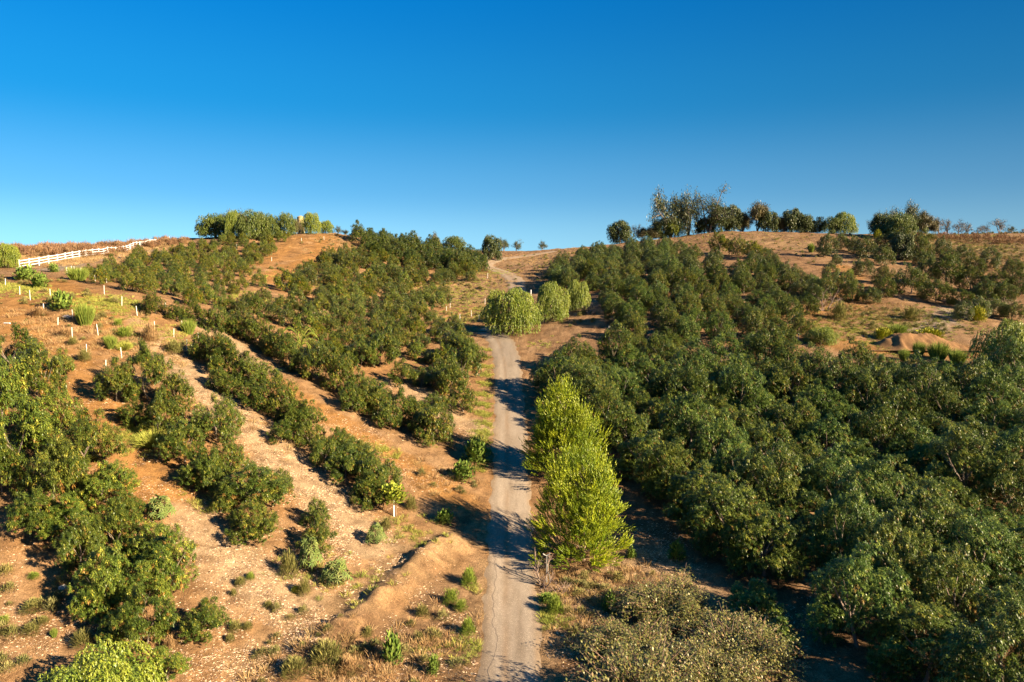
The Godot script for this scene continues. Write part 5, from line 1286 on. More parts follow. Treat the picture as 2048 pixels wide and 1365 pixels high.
	put("dark dome 1", 115.25, 223.72, 6.78, 6.37, "low dark tree inside the far clump", "trees on the far end of the hilltop")
	var tank := thing("water_tank", "tan round water tank among hilltop trees", "water tank", stand(-57.69, -202, 0.3))
	var tank_paint := StandardMaterial3D.new()
	tank_paint.albedo_color = Color(0.34, 0.27, 0.13).linear_to_srgb()
	tank_paint.roughness = 0.7
	var barrel := CylinderMesh.new()
	barrel.top_radius = 0.95; barrel.bottom_radius = 0.95; barrel.height = 4.6
	part("barrel", barrel, tank, tank_paint).position.y = 2.3
	var lid := CylinderMesh.new()
	lid.top_radius = 0.25; lid.bottom_radius = 1.02; lid.height = 0.35
	part("lid", lid, tank, tank_paint).position.y = 4.78
	for i in 3:
		var hoop := TorusMesh.new()
		hoop.inner_radius = 0.94; hoop.outer_radius = 1.02; hoop.rings = 32; hoop.ring_segments = 6
		part("hoop", hoop, tank, tank_paint).position.y = 0.9 + 1.4 * i
	var hedge := thing("clipped_hedge", "near-black clipped hedge with one taller end on the hilltop", "hedge", stand(96.59, -238, 0.1))
	part("foliage", hedge_shape(420, 6.4, 5.0, 2.0).mesh(foliage(Color(1, 1, 1), 0.6, 0.1)), hedge)
	var heap := thing("dirt_heap", "long low heap of reddish dirt beside the dark pepper tree", "dirt heap", stand(64.34, -115.93, 0.1), -0.05)
	var heap_m := ground_material()
	heap_m.albedo_texture = fine
	heap_m.heightmap_texture = fine
	heap_m.uv1_scale = Vector3(0.2, 0.2, 0.2)
	part("mound", heap_mesh(17.5, 2.9, 7.5, heap_m), heap)
	rail_fence([Vector2(-76.39, 113.95), Vector2(-76.79, 125.05), Vector2(-78.44, 140.27), Vector2(-84.55, 167.63), Vector2(-84.97, 182.87)], 2.5, 1.35, white, "white three-rail fence climbing along the gravel lane")
	stakes("white stake, %s downhill in the outermost diagonal line on the bare slope", "white stakes on the bare slope", [Vector2(-65.23, 94.38), Vector2(-60.81, 90.46), Vector2(-58.35, 88.62), Vector2(-53.96, 84.14), Vector2(-50.88, 81.66), Vector2(-47.56, 78.69), Vector2(-44.51, 75.92), Vector2(-40.85, 72.84)])
	stakes("white stake, %s downhill in the line past the tall upright shrub", "white stakes on the bare slope", [Vector2(-57.14, 90.59), Vector2(-50.59, 84.06), Vector2(-45.72, 80.43), Vector2(-40.91, 76.06), Vector2(-31.63, 64.67)])
	stakes("white stake, %s downhill in the line beside the green grass patch", "white stakes on the bare slope", [Vector2(-59.66, 105.03), Vector2(-52.08, 93.52), Vector2(-47.92, 89.76), Vector2(-45.22, 88.09), Vector2(-42.29, 86.26), Vector2(-39.89, 85.82), Vector2(-37.1, 82.85)])
	stakes("white stake, %s downhill in the line touching the small orchard trees", "white stakes on the bare slope", [Vector2(-57.49, 104.04), Vector2(-43.56, 92), Vector2(-40.54, 89.44), Vector2(-37.94, 88.09)])
	stakes("white stake, %s of the cluster by the gravel lane", "white stakes by the gravel lane", [Vector2(-67.26, 111.06), Vector2(-67.96, 113.4), Vector2(-66.14, 111.08), Vector2(-64.81, 110.35)])
	stakes("white stake, %s along the lower trees of the young block", "white stakes among the young trees", [Vector2(-51.15, 113.18), Vector2(-48, 110.45), Vector2(-52.44, 135.45), Vector2(-55.89, 158.53)])
	stakes("white stake, %s up the track to the water tank", "white stakes up the tank track", [Vector2(-53.23, 162.95), Vector2(-74.82, 178.41), Vector2(-64.3, 172.08), Vector2(-52.63, 184.52), Vector2(-48.33, 189.8)])
	stakes("white stake, %s along the edge of the far clearing", "white stakes round the far clearing", [Vector2(-14.93, 173.99), Vector2(-10.64, 175.58), Vector2(-5.92, 177.31), Vector2(-13.13, 146.51), Vector2(-12.65, 149.19), Vector2(-5.73, 155.15), Vector2(-9.8, 137.54), Vector2(-7.88, 142.16), Vector2(-6.18, 136.76)])
	stakes("white stake, %s along the hilltop edge of the bare slope", "white stakes along the hilltop edge", [Vector2(47.39, 240), Vector2(65.8, 235.53), Vector2(77.23, 240), Vector2(94.48, 238), Vector2(102.28, 238), Vector2(136.57, 242)])
	stakes("white stake beyond the orchard, %s along the foot of the terraced hillside", "white stakes behind the orchard", [Vector2(18.48, 120.23), Vector2(16.25, 122.12), Vector2(25.05, 119.29), Vector2(35.42, 117.82), Vector2(45.99, 116.86)])
	var steel := StandardMaterial3D.new()
	steel.albedo_color = Color(0.62, 0.62, 0.60)
	steel.metallic = 0.5
	steel.roughness = 0.45
	steel.vertex_color_use_as_albedo = true
	var riser := thing("riser_post", "pale metal riser post with forked top beside the road", "post", stand(2.69, -54.78, 0.1), 0.2)
	var bit := Shape.new()
	bit.tube(Vector3(0, -0.2, 0), Vector3(0, 2.25, 0), 0.06, 0.05, 8, Color(0.75, 0.75, 0.75))
	part("pole", bit.mesh(steel), riser)
	for e in [-1.0, 1.0]:
		bit = Shape.new()
		bit.tube(Vector3(0, 2.25, 0), Vector3(0.2 * e, 2.34, 0), 0.04, 0.035, 6, Color(0.8, 0.8, 0.8))
		bit.tube(Vector3(0.2 * e, 2.34, 0), Vector3(0.3 * e, 2.44, 0), 0.05, 0.05, 6, Color(0.8, 0.8, 0.8))
		part("nozzle", bit.mesh(steel), riser)
	bit = Shape.new()
	bit.tube(Vector3(0.34, -0.1, 0.05), Vector3(0.02, 1.6, 0), 0.035, 0.035, 6, Color(0.7, 0.7, 0.7))
	part("brace", bit.mesh(steel), riser)
	var pole := thing("riser_post", "slim metal riser post in shade behind the taller pine", "post", stand(4.5, -92.81, 0.1))
	bit = Shape.new()
	bit.tube(Vector3(0, -0.2, 0), Vector3(0, 3.1, 0), 0.06, 0.05, 8, Color(0.75, 0.75, 0.75))
	part("pole", bit.mesh(steel), pole)
	bit = Shape.new()
	bit.tube(Vector3(-0.22, 3.1, 0), Vector3(0.22, 3.12, 0), 0.035, 0.035, 6, Color(0.8, 0.8, 0.8))
	part("nozzle", bit.mesh(steel), pole)
	bit = Shape.new()
	bit.tube(Vector3(0, 0, 0), Vector3(0, 1.9, 0), 0.08, 0.08, 8, Color(0.8, 0.8, 0.78))
	var post_1007 := MeshInstance3D.new()
	post_1007.mesh = bit.mesh(white)
	post_1007.name = numbered("white_post")
	add_child(post_1007)
	post_1007.position = stand(-1.51, -129.25, 0.1)
	tag(post_1007, "white post under the pepper tree at the road's end", "post")
	bit = Shape.new()
	bit.tube(Vector3(0, 0, 0), Vector3(0, 1.0, 0), 0.08, 0.08, 8, Color(0.8, 0.8, 0.78))
	var post_1016 := MeshInstance3D.new()
	post_1016.mesh = bit.mesh(white)
	post_1016.name = numbered("white_post")
	add_child(post_1016)
	post_1016.position = stand(-0.71, -128.62, 0.1)
	tag(post_1016, "short white post beside the taller white post at the road's end", "post")
	bit = Shape.new()
	bit.tube(Vector3(0, 0, 0), Vector3(0, 1.6, 0), 0.08, 0.08, 8, Color(0.8, 0.8, 0.78))
	var post_1062 := MeshInstance3D.new()
	post_1062.mesh = bit.mesh(white)
	post_1062.name = numbered("white_post")
	add_child(post_1062)
	post_1062.position = stand(4.07, -156.99, 0.1)
	tag(post_1062, "white post between the pepper trees on the track", "post")
	var sapling := thing("staked_sapling", "yellow-green broad-leaved sapling tied to a white stake", "sapling", stand(-10.11, -61.29, 0.1))
	part("crown", bush_shape(430, 1.25, 1.7, 700, 0.34, 0.24, Color(0.14, 0.20, 0.025), Color(0.33, 0.34, 0.04)).mesh(weed), sapling).position.y = 1.35
	bit = Shape.new()
	bit.tube(Vector3(0.1, -0.1, 0), Vector3(0.1, 2.2, 0), 0.04, 0.03, 6, Color(0.2, 0.15, 0.1))
	part("trunk", bit.mesh(wood), sapling)
	bit = Shape.new()
	bit.tube(Vector3(-0.08, -0.1, 0.1), Vector3(-0.08, 1.5, 0.1), 0.055, 0.055, 8, Color(0.8, 0.8, 0.78))
	part("stake", bit.mesh(white), sapling)
	put("sparse 0", 7.6, 44.6, 7.6, 2.9, "sprawling sparse-leaved shrub in front of the orchard, nearest the road")
	put("sparse 1", 11.2, 50, 9, 2.9, "sparse-leaved shrub at the top of the sprawling thicket")
	put("sparse 0", 14.6, 44.2, 8.4, 3.9, "tallest sparse-leaved shrub, touching the orchard")
	put("sparse 1", 11.6, 40.6, 7.6, 3.6, "sparse-leaved shrub at the bottom edge of the thicket")
	put("sparse 0", 7.4, 38.2, 8.4, 5.4, "sparse-leaved shrub leaning out of the bottom edge beside the road")
	put("leafy", 17.23, 49.33, 3.88, 3.28, "fresh green bush between the thicket and the orchard")
	put("leafy", 17.67, 45.85, 2.64, 2.38, "leafy bush in the orchard shade below the fresh green bush")
	put("weed", -3.3, 53.36, 1.75, 1.64, "bright green rounded weed nearest the pine shadow")
	put("weed", -4.4, 50.56, 1.59, 1.27, "green weed just downhill of the brightest rounded weed")
	put("weed", -3.63, 49.82, 1.21, 0.95, "small green weed touching the pair above the road edge")
	put("weed", -2.97, 47.1, 1.49, 1.32, "pale green rounded weed close to the road edge")
	put("olive weed", -6.23, 48.7, 1.25, 1.01, "dull olive weed on the dirt bank behind the berm")
	put("broadleaf", -7.39, 43.47, 1.44, 2.32, "upright yellow-tipped leafy bush on the shaded bank")
	put("broadleaf", -4.87, 42.69, 0.8, 1.4, "small dark leafy plant in the striped shade")
	put("weed", 3.09, 50.28, 1.73, 1.56, "green rounded weed across the road beside the dirt verge")
	put("broadleaf", 2.52, 51.83, 1.11, 0.92, "bright leafy plant at the foot of the forked post")
	put("broadleaf", 7.05, 50.86, 1.31, 1.65, "leafy bush in the straw between pine and thicket")
	put("broadleaf", 9.96, 59, 1, 1.04, "small leafy plant at the pine's outer edge")
	put("broadleaf", 13.62, 58.54, 1.74, 1.88, "spindly leafy plant at the edge of the orchard lane")
	put("twiggy 0", 2.24, 54.2, 2.39, 2.63, "bare pale twiggy bush around the forked post")
	put("twiggy 1", 3.55, 52.99, 1.74, 1.17, "low bare bush at the road-side foot of the pine")
	put("broadleaf", -3.87, 74.79, 3.03, 3.02, "pale-topped leafy bush on the road bank by the pine shadow")
	put("broadleaf", -4.91, 70.7, 2.48, 2.15, "dark leafy bush in the pine shadow")
	put("broadleaf", -5.99, 61.95, 1.75, 1.44, "round dark green bush alone in the pine shadow")
	put("castor", -14.85, 51.76, 1.76, 2.73, "blue-green castor bean plant below the sparse young trees")
	put("castor", -12.71, 50.73, 2.38, 1.94, "wide castor bean plant nearest the dirt lane")
	put("castor", -10.9, 56.63, 1.76, 1.73, "small castor bean plant on the straw slope")
	put("castor", -26.44, 53.27, 2.1, 1.94, "bright castor bean plant against the wide pale-leaved row")
	put("olive weed", -10.48, 58.89, 1.41, 1.2, "olive weed above the small castor bean plant")
	put("olive weed", -16.05, 50.63, 1.73, 2.08, "tall olive weed beside the blue-green castor bean plant")
	put("olive weed", -14.54, 49.02, 1.26, 1.37, "brownish olive weed below the tall olive weed")
	put("yellow weed", -15.19, 49.13, 0.7, 0.51, "tiny yellow weed under the tall olive weed")
	put("olive weed", -18.78, 48.5, 1.04, 0.78, "small olive weed on open straw, upper of three")
	put("weed", -18.36, 49.27, 0.84, 0.65, "small green weed on open straw beside the upper olive weed")
	put("olive weed", -18.85, 47.46, 0.61, 0.63, "smallest olive weed of the group on open straw")
	put("olive weed", -16.33, 47.04, 0.81, 0.62, "lone olive weed out on the straw")
	put("olive weed", -17.69, 44.54, 1.09, 0.79, "low weed at the tip of the wide row, upper")
	put("olive weed", -17.02, 44.9, 0.84, 0.66, "low weed at the tip of the wide row, outer")
	put("olive weed", -17.68, 43.68, 0.75, 0.65, "low weed at the tip of the wide row, lower")
	put("dry weed", -20.81, 42.31, 1.16, 1.07, "rusty brown round weed between the wide row and its last tree")
	put("olive weed", -13.67, 61.5, 1.12, 0.89, "small weed at the foot of the row with the sapling")
	put("olive weed", -8.96, 63.02, 1.42, 1.56, "weed beside the staked sapling")
	put("mound", -31.06, 62.02, 3.63, 1.78, "yellow-green grass mound around a white stake")
	put("weed", -38.49, 75.78, 2.82, 1.62, "dark green mound of weeds above the clumped row")
	put("reed", -48.4, 82.68, 2.61, 3.04, "tall upright shrub among the white stakes")
	put("broadleaf", -52.86, 85.98, 3.06, 2.67, "leafy dark bush beside the bare dirt track")
	put("reed", -42.92, 77.71, 1.6, 1.76, "small upright shrub beside the dry yellow grass")
	put("weed", -45.4, 84.04, 1.27, 1.07, "bluish round weed on the stake slope")
	put("weed", -43.31, 81.51, 2.46, 1.5, "flat green weed above the dry brown shrub")
	put("dry weed", -40.72, 81.85, 2.7, 2.44, "dry rust-brown shrub among the white stakes")
	put("olive weed", -37.56, 80.63, 2.77, 1.83, "olive mound beside the lowest stake line")
	put("reed", -39.42, 88.65, 2.19, 2.13, "upright shrub at the edge of the small trees")
	put("olive weed", -43.71, 74.11, 1.84, 1.37, "olive weed at the lower stakes")
	put("mound", -41.66, 78.06, 1.93, 1.22, "dry yellow grass mound among the stakes")
	put("olive weed", -46.77, 77.4, 1.28, 0.99, "brownish weed by the diagonal stakes")
	put("dry weed", -54.14, 83.6, 2.86, 1.3, "dark dry weed on the bare upper slope")
	put("dry weed", -48.68, 79.31, 2.18, 1.23, "flat dry weed beside the diagonal stakes")
	put("pepper 1", -78.25, 114.18, 4.35, 3.84, "bright green shrub tree at the lower end of the fence")
	put("broadleaf", -66.72, 100.39, 3.01, 2.4, "dark leafy bush below the fence end")
	put("broadleaf", -61.37, 95.16, 2.59, 2.27, "rounded leafy bush by the head of the bare track")
	put("broadleaf", -69.78, 111.99, 1.68, 1.57, "small round bush on the gravel lane")
	put("reed", -61.76, 104.37, 3.55, 2.34, "yellowish upright scrub beside the small orchard")
	put("palm", -27.36, 94.36, 4.81, 4.15, "young palm with arching fronds in the long row")
	put("weed", -31.7, 46.63, 0.86, 0.55, "small green weed on the corner slope")
	put("olive weed", -30.45, 44.48, 1.91, 0.79, "sprawling weed below the wide row's shadow")
	put("weed", -31.52, 43.32, 0.87, 0.7, "fresh green weed at the picture's edge")
	put("olive weed", -29.53, 42.8, 1.35, 0.76, "greyish weed in the straw of the corner slope")
	put("olive weed", -29.18, 43.54, 0.81, 0.58, "little weed above the greyish weed")
	put("olive weed", -26.06, 42.24, 1.52, 1.13, "dry-tipped weed beside the yellow crown")
	put("reed", -28.06, 42.69, 0.49, 0.69, "slender pale weed stalks on the corner slope")
	put("olive weed", -11.37, 42.77, 2.77, 1.78, "large olive scrub clump at the end of the berm")
	put("olive weed", -13.03, 41.59, 2.1, 1.24, "low scrub clump at the bottom edge")
	put("dry weed", -9.88, 42.26, 1.95, 1.26, "brown scrub beside the large olive clump")
	put("olive weed", -9.48, 45.71, 0.85, 0.74, "small weed on the berm's shaded foot")
	put("reed", 63.9, 108.87, 3.75, 3.25, "feathery upright shrub in front of the dirt heap")
	put("reed", 62.18, 110.96, 2.29, 2.68, "smaller feathery shrub before the dirt heap")
	put("reed", 65.57, 106.77, 3.09, 2.73, "feathery shrub nearest the dark pepper tree")
	put("reed", 58.51, 108.32, 1.94, 2.15, "thin feathery shrub at the heap's open end")
	put("yellow weed", 61.09, 119.56, 3.61, 2.2, "yellow shrub on the grass behind the dirt heap")
	put("yellow weed", 68.97, 120.14, 5.12, 2.04, "long yellow-green shrub behind the dirt heap")
	put("reed", 64.14, 121.19, 3.66, 2.57, "pale bluish shrub beside the yellow shrub")
	put("olive weed", 70.78, 129.49, 3.9, 2.74, "olive shrub at the edge of the stony ground")
	put("yellow weed", 83.14, 130.36, 3.21, 3.13, "yellow-green bush above the dark pepper tree")
	put("olive weed", 57.91, 128.9, 3.88, 3.64, "grey scrub at the clearing's upper edge")
	put("twiggy 0", 57.43, 134.11, 4.59, 4.16, "grey leafless scrub beside the terraced hillside")
	put("twiggy 1", 14.22, 133.16, 3.64, 2.07, "reddish bare scrub beside the smaller pepper tree")
	put("yellow weed", 60.53, 98.29, 4.76, 2.94, "yellow-leaved bush at the orchard's upper corner")
	put("dry weed", 57.74, 101.24, 4.19, 2.59, "dry reddish scrub at the orchard's upper edge")
	put("reed", 73.05, 158.69, 1.73, 2.9, "narrow upright bush on the cut slope")
	put("reed", 79.54, 196.09, 2.13, 3.02, "spindly green bush on the bare slope")
	put("olive weed", 121.69, 214.93, 5.82, 2.4, "dark scrub on the dry ridge slope")
	put("olive weed", 67.73, 197.31, 4.02, 1.66, "dark tuft on the bare slope")
	var stone := MeshInstance3D.new()
	stone.mesh = rock_shape(440, 0.32, Color(0.40, 0.38, 0.33)).mesh(wood)
	stone.name = numbered("pale_rock")
	add_child(stone)
	stone.position = stand(-29.61, -46.26, 0.05)
	tag(stone, "pale rock lying in the shadow of the wide row", "rock")
	stone = MeshInstance3D.new()
	stone.mesh = rock_shape(441, 0.55, Color(0.42, 0.35, 0.28)).mesh(wood)
	stone.name = numbered("pale_rock")
	add_child(stone)
	stone.position = stand(-51.27, -84.15, 0.2)
	tag(stone, "broad pale rock beside the tall upright shrub", "rock")
	bit = Shape.new()
	bit.tube(Vector3(-0.4, 0.12, 0), Vector3(0.4, 0.12, 0.2), 0.06, 0.06, 8, Color(0.8, 0.8, 0.78))
	var pipe := MeshInstance3D.new()
	pipe.mesh = bit.mesh(white)
	pipe.name = numbered("fallen_pipe")
	add_child(pipe)
	pipe.position = stand(-55.63, -80.43, 0.0)
	tag(pipe, "short white pipe lying on the bare upper slope", "pipe")
	var r := seeded(50)
	var strewn := []
	strew([Vector4(-45.23, 86.44, 7, 700), Vector4(-38.54, 80.73, 5, 1500), Vector4(-29.32, 72.47, 4.5, 2500), Vector4(-23.2, 67.39, 4, 3000), Vector4(-18.66, 62.77, 4.5, 4200), Vector4(-14.39, 59.37, 4.5, 4200), Vector4(-11.19, 55.65, 4, 3600), Vector4(-15.12, 52.76, 4, 2500), Vector4(-20.32, 50.8, 4.5, 2800), Vector4(-15.46, 46.6, 4.5, 3000), Vector4(-18.27, 42, 4, 2400), Vector4(-15.32, 42.18, 4, 2400), Vector4(-12.74, 46.31, 4, 2200), Vector4(-30.83, 45.85, 5, 2500), Vector4(-29.15, 42.09, 5, 2500), Vector4(-31.36, 57.89, 4, 1600), Vector4(-26.82, 54.93, 4, 1800), Vector4(-48.11, 75.7, 6, 900), Vector4(-38.4, 67.26, 5, 1400), Vector4(-16.87, 74.84, 4, 1400), Vector4(-8.51, 69.86, 4, 1600), Vector4(-12.76, 90.34, 4, 1500), Vector4(-7.07, 81.89, 4, 1600), Vector4(-9.9, 52.77, 4, 1600), Vector4(-5.94, 47.7, 4, 1500), Vector4(-3.38, 45.22, 3.5, 1300), Vector4(10.64, 58.59, 4, 1600), Vector4(5.83, 52.4, 4, 1800), Vector4(13.38, 61.84, 4, 1200), Vector4(4.14, 45.7, 4, 1200), Vector4(20.49, 49.7, 4, 900), Vector4(-23.31, 41.3, 4, 1500), Vector4(-8.81, 43.07, 4, 1500)], r, 0.55, 1.3, Color(0.68, 0.54, 0.38), Color(0.26, 0.15, 0.075), strewn, -0.22)
	var chip := Shape.new()
	chip.tri(Vector3(-0.09, 0.02, 0.0), Vector3(0.09, 0.03, 0.012), Vector3(0.0, 0.05, 0.022), Color.WHITE)
	chip.tri(Vector3(-0.09, 0.02, 0.0), Vector3(0.0, 0.03, -0.02), Vector3(0.09, 0.03, 0.012), Color.WHITE)
	chip.tri(Vector3(0.02, 0.02, 0.06), Vector3(0.10, 0.06, 0.09), Vector3(0.03, 0.03, 0.075), Color.WHITE)
	tag(scatter("straw_mulch", chip.mesh(matte(Color(1, 1, 1))), strewn), "pale straw and wood chips strewn between the tree rows", "mulch", "", "stuff")
	var blades := foliage(Color(1, 1, 1), 0.7, 0.3, 0.3)
	strewn = []
	strew([Vector4(-3.6, 113.68, 1.1, 24), Vector4(-3.54, 109.33, 1.1, 26), Vector4(-3.61, 104.77, 1.1, 30), Vector4(-3.63, 101.18, 1.1, 34), Vector4(-3.65, 97.72, 1.1, 40), Vector4(-3.71, 94.14, 1.1, 40), Vector4(-3.65, 90.8, 1.1, 44), Vector4(-3.53, 87.67, 1.1, 44), Vector4(-3.31, 85.04, 1.1, 44), Vector4(-3.33, 82.49, 1.1, 44), Vector4(-3.4, 80.05, 1.1, 44), Vector4(-3.47, 77.72, 1.1, 40), Vector4(-3.54, 75.5, 1.1, 36), Vector4(-3.71, 73.58, 1.1, 30), Vector4(1.88, 48.72, 1.1, 14), Vector4(2.39, 50.63, 1.1, 14), Vector4(-2.48, 52.84, 1.1, 10), Vector4(-2.09, 45.35, 1.1, 10), Vector4(-6.04, 104.29, 3, 40), Vector4(-9.79, 102.08, 4, 40), Vector4(-7.52, 91.21, 3, 30), Vector4(4.89, 116.6, 4, 26), Vector4(-49.19, 88.95, 3.5, 190), Vector4(-49.89, 91.79, 3, 100), Vector4(-63.64, 92.49, 3.5, 150), Vector4(-63.08, 94.51, 3, 70), Vector4(-57.82, 90.69, 3, 60), Vector4(-65.57, 115.58, 4, 70), Vector4(-53.36, 89.39, 3, 40), Vector4(-42.4, 85.39, 4, 80), Vector4(-37.6, 85.61, 3, 60), Vector4(-32.66, 62.16, 2.5, 120), Vector4(-30, 63.9, 2, 60), Vector4(-23.76, 56.9, 2, 60), Vector4(-31.96, 63.39, 1.6, 90), Vector4(-17.03, 162.06, 8, 200), Vector4(-10.51, 163.87, 9, 220), Vector4(-6.51, 148.74, 6, 160), Vector4(-8.87, 137.74, 7, 200), Vector4(-14.48, 171.37, 10, 200), Vector4(-3.06, 187.49, 6, 80), Vector4(57.3, 123.58, 8, 260), Vector4(63.37, 129.23, 8, 240), Vector4(65.23, 124.16, 8, 200), Vector4(52.76, 122.88, 5, 120), Vector4(73.36, 129.68, 8, 160), Vector4(80.02, 133.46, 6, 100), Vector4(58.89, 116.4, 4, 80), Vector4(60.58, 106.38, 6, 160), Vector4(62.12, 102.75, 5, 120), Vector4(128.96, 196.87, 14, 350), Vector4(126.64, 206.28, 12, 240), Vector4(122.43, 177.33, 12, 260), Vector4(126.17, 220.28, 10, 160), Vector4(146.08, 233.1, 10, 150), Vector4(69.92, 216.91, 16, 60), Vector4(54.13, 224.53, 16, 50), Vector4(-8.42, 78.41, 2, 60), Vector4(-13.36, 72.53, 2, 60), Vector4(2.69, 49.44, 1.5, 60), Vector4(2.27, 52.16, 1.2, 50), Vector4(-3.06, 45.25, 2, 50), Vector4(-36.46, 114.89, 8, 150), Vector4(-40.63, 118.03, 6, 110), Vector4(-41.8, 144.78, 8, 120), Vector4(-13.35, 51.59, 3, 40), Vector4(-11.63, 50.37, 3, 30), Vector4(-8.5, 58.97, 3, 60)], r, 0.5, 1.1, Color(0.17, 0.21, 0.03), Color(0.34, 0.33, 0.07), strewn)
	tag(scatter("green_grass", tuft_shape(450, 0.42, 0.42, 34, 0.022, Color(0.8, 0.8, 0.8), Color(1, 1, 1), 0.2).mesh(blades), strewn), "yellow-green grass along the road verge and in the clearings", "grass", "", "stuff")
	strewn = []
	strew([Vector4(-83.54, 127.65, 9, 420), Vector4(-81.68, 133.13, 9, 420), Vector4(-83.29, 145.47, 9, 420), Vector4(-87.24, 164.12, 9, 420), Vector4(-84.84, 172.91, 8, 320), Vector4(-79.92, 126.01, 7, 260), Vector4(-81.21, 136.94, 8, 260), Vector4(-84.26, 152.62, 8, 260), Vector4(-83.69, 122.75, 8, 260), Vector4(-87.16, 170.55, 8, 260), Vector4(-84.21, 179.11, 6, 160), Vector4(128.94, 217.36, 14, 300), Vector4(140.21, 216.6, 14, 340), Vector4(140.22, 203.68, 12, 300), Vector4(113.87, 203.36, 12, 260), Vector4(119.51, 192.26, 12, 260), Vector4(123.25, 184.07, 10, 220), Vector4(110.87, 216.58, 10, 140), Vector4(96.52, 210.77, 12, 120), Vector4(83.76, 214.76, 14, 110), Vector4(63.72, 220.91, 16, 120), Vector4(44.2, 220.37, 14, 100), Vector4(19.1, 223.47, 12, 90), Vector4(-42.72, 194.7, 8, 120), Vector4(-37.74, 189.28, 8, 120), Vector4(-42.84, 183.64, 8, 110), Vector4(64.23, 134.93, 8, 160), Vector4(69.85, 135.09, 8, 160), Vector4(64.36, 141.51, 6, 100), Vector4(5.27, 215.37, 10, 120), Vector4(7, 183.72, 8, 120), Vector4(-47.25, 81.62, 6, 130), Vector4(-41.82, 79.63, 6, 150), Vector4(-39.59, 81.8, 5, 110), Vector4(-51.66, 81.57, 7, 110), Vector4(-10.62, 42.86, 3, 80), Vector4(-8.9, 43.54, 3, 50), Vector4(-12.76, 41.71, 3, 60), Vector4(-6.26, 44.89, 3, 30), Vector4(-4.88, 47.29, 3, 25), Vector4(4.83, 53.82, 3, 60), Vector4(7.12, 56.97, 3, 50), Vector4(4.22, 56.06, 2, 50), Vector4(9.84, 53.94, 4, 90), Vector4(5.33, 47.6, 3, 60), Vector4(-22.32, 69.07, 4, 60), Vector4(-7.02, 69.55, 4, 50), Vector4(60.02, 102.8, 6, 160), Vector4(55.14, 128.62, 6, 90), Vector4(-12.17, 171.76, 12, 130), Vector4(-20.55, 173.4, 10, 100)], r, 0.6, 1.3, Color(0.28, 0.17, 0.08), Color(0.42, 0.29, 0.13), strewn)
	tag(scatter("dry_grass", tuft_shape(451, 0.5, 0.5, 34, 0.022, Color(0.8, 0.8, 0.8), Color(1, 1, 1), 0.25).mesh(blades), strewn), "dry brown grass and brush on the ridges and banks", "grass", "", "stuff")
	strewn = []
	strew([Vector4(-87.95, 131.73, 8, 110), Vector4(-85.99, 137.18, 9, 130), Vector4(-87.66, 149.6, 9, 130), Vector4(-91.15, 167.22, 9, 130), Vector4(-87.56, 173.65, 8, 110), Vector4(-85.77, 179.84, 6, 60), Vector4(130.67, 220.31, 12, 60), Vector4(142.52, 213.43, 14, 80)], r, 0.7, 1.6, Color(0.17, 0.095, 0.05), Color(0.29, 0.17, 0.085), strewn)
	tag(scatter("dry_brush", bush_shape(452, 0.8, 1.0, 260, 0.4, 0.04, Color(0.8, 0.8, 0.8), Color(1, 1, 1)).mesh(blades), strewn), "rust-brown dry brush covering the ridge behind the white fence", "brush", "", "stuff")
	strewn = []
	strew(under, r, 0.5, 1.1, Color(0.10, 0.055, 0.03), Color(0.24, 0.13, 0.06), strewn)
	tag(scatter("leaf_litter", chip.mesh(matte(Color(1, 1, 1))), strewn), "brown fallen leaves on the soil under the tree rows", "leaf litter", "", "stuff")
	strewn = []
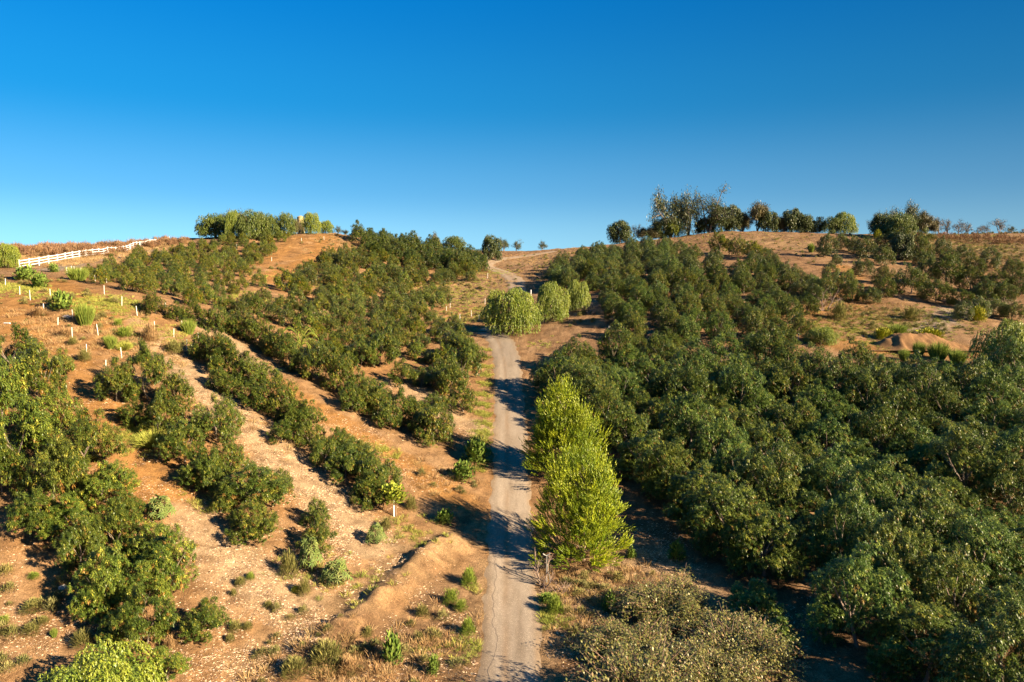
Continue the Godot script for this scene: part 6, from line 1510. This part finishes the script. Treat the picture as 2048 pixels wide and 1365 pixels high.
	strew([Vector4(67.57, 209.48, 18, 40), Vector4(52.4, 217.25, 14, 24), Vector4(78.03, 199.78, 14, 40), Vector4(82.82, 185.91, 12, 40), Vector4(98.56, 215.31, 14, 40), Vector4(122.74, 206.77, 20, 110), Vector4(130.21, 200.92, 20, 120), Vector4(126.83, 185.72, 16, 90), Vector4(111.56, 196.72, 10, 40), Vector4(62.86, 131.96, 9, 50), Vector4(67.87, 129.37, 9, 50), Vector4(71.84, 126.89, 8, 40), Vector4(55.49, 123.33, 8, 40), Vector4(60.02, 102.8, 6, 40), Vector4(61.5, 99.36, 6, 40), Vector4(54.81, 105.14, 5, 24), Vector4(49.73, 108.39, 5, 20), Vector4(-14.48, 171.37, 10, 50), Vector4(-8.06, 159.53, 8, 40), Vector4(-9.99, 140.24, 7, 50), Vector4(-5.13, 171.16, 6, 20), Vector4(4.85, 198.16, 8, 30), Vector4(11.26, 218.34, 10, 30), Vector4(-41.24, 187.77, 10, 50), Vector4(-40.87, 174.95, 8, 40), Vector4(-38.4, 150.77, 8, 24), Vector4(-47.84, 151.61, 6, 16), Vector4(-47.76, 84.63, 6, 24), Vector4(-41.03, 80.22, 5, 24), Vector4(-55.18, 89.37, 6, 24), Vector4(-66.15, 100.76, 6, 24), Vector4(-54.5, 118.74, 14, 40), Vector4(-59.78, 145.66, 14, 30), Vector4(-63.58, 172.36, 14, 30), Vector4(-12.76, 43.93, 4, 16), Vector4(-9.61, 43.94, 4, 14), Vector4(-6.33, 45.41, 4, 12), Vector4(-31, 45.07, 5, 16), Vector4(-29.91, 42.35, 4, 14), Vector4(4.9, 54.58, 2, 12), Vector4(5.89, 49.59, 3, 16), Vector4(8.63, 56.22, 3, 12), Vector4(-7.02, 69.55, 3, 10), Vector4(13.8, 129.15, 6, 20), Vector4(7.73, 171.98, 6, 20), Vector4(140.51, 246, 14, 60), Vector4(159.88, 250, 14, 70), Vector4(172.15, 248, 12, 60)], r, 0.25, 0.85, Color(0.13, 0.13, 0.04), Color(0.26, 0.23, 0.08), strewn)
	tag(scatter("low_scrub", bush_shape(453, 0.8, 0.9, 420, 0.28, 0.05, Color(0.75, 0.75, 0.75), Color(1, 1, 1)).mesh(blades), strewn), "low olive scrub dotted over the bare slopes and clearings", "scrub", "", "stuff")
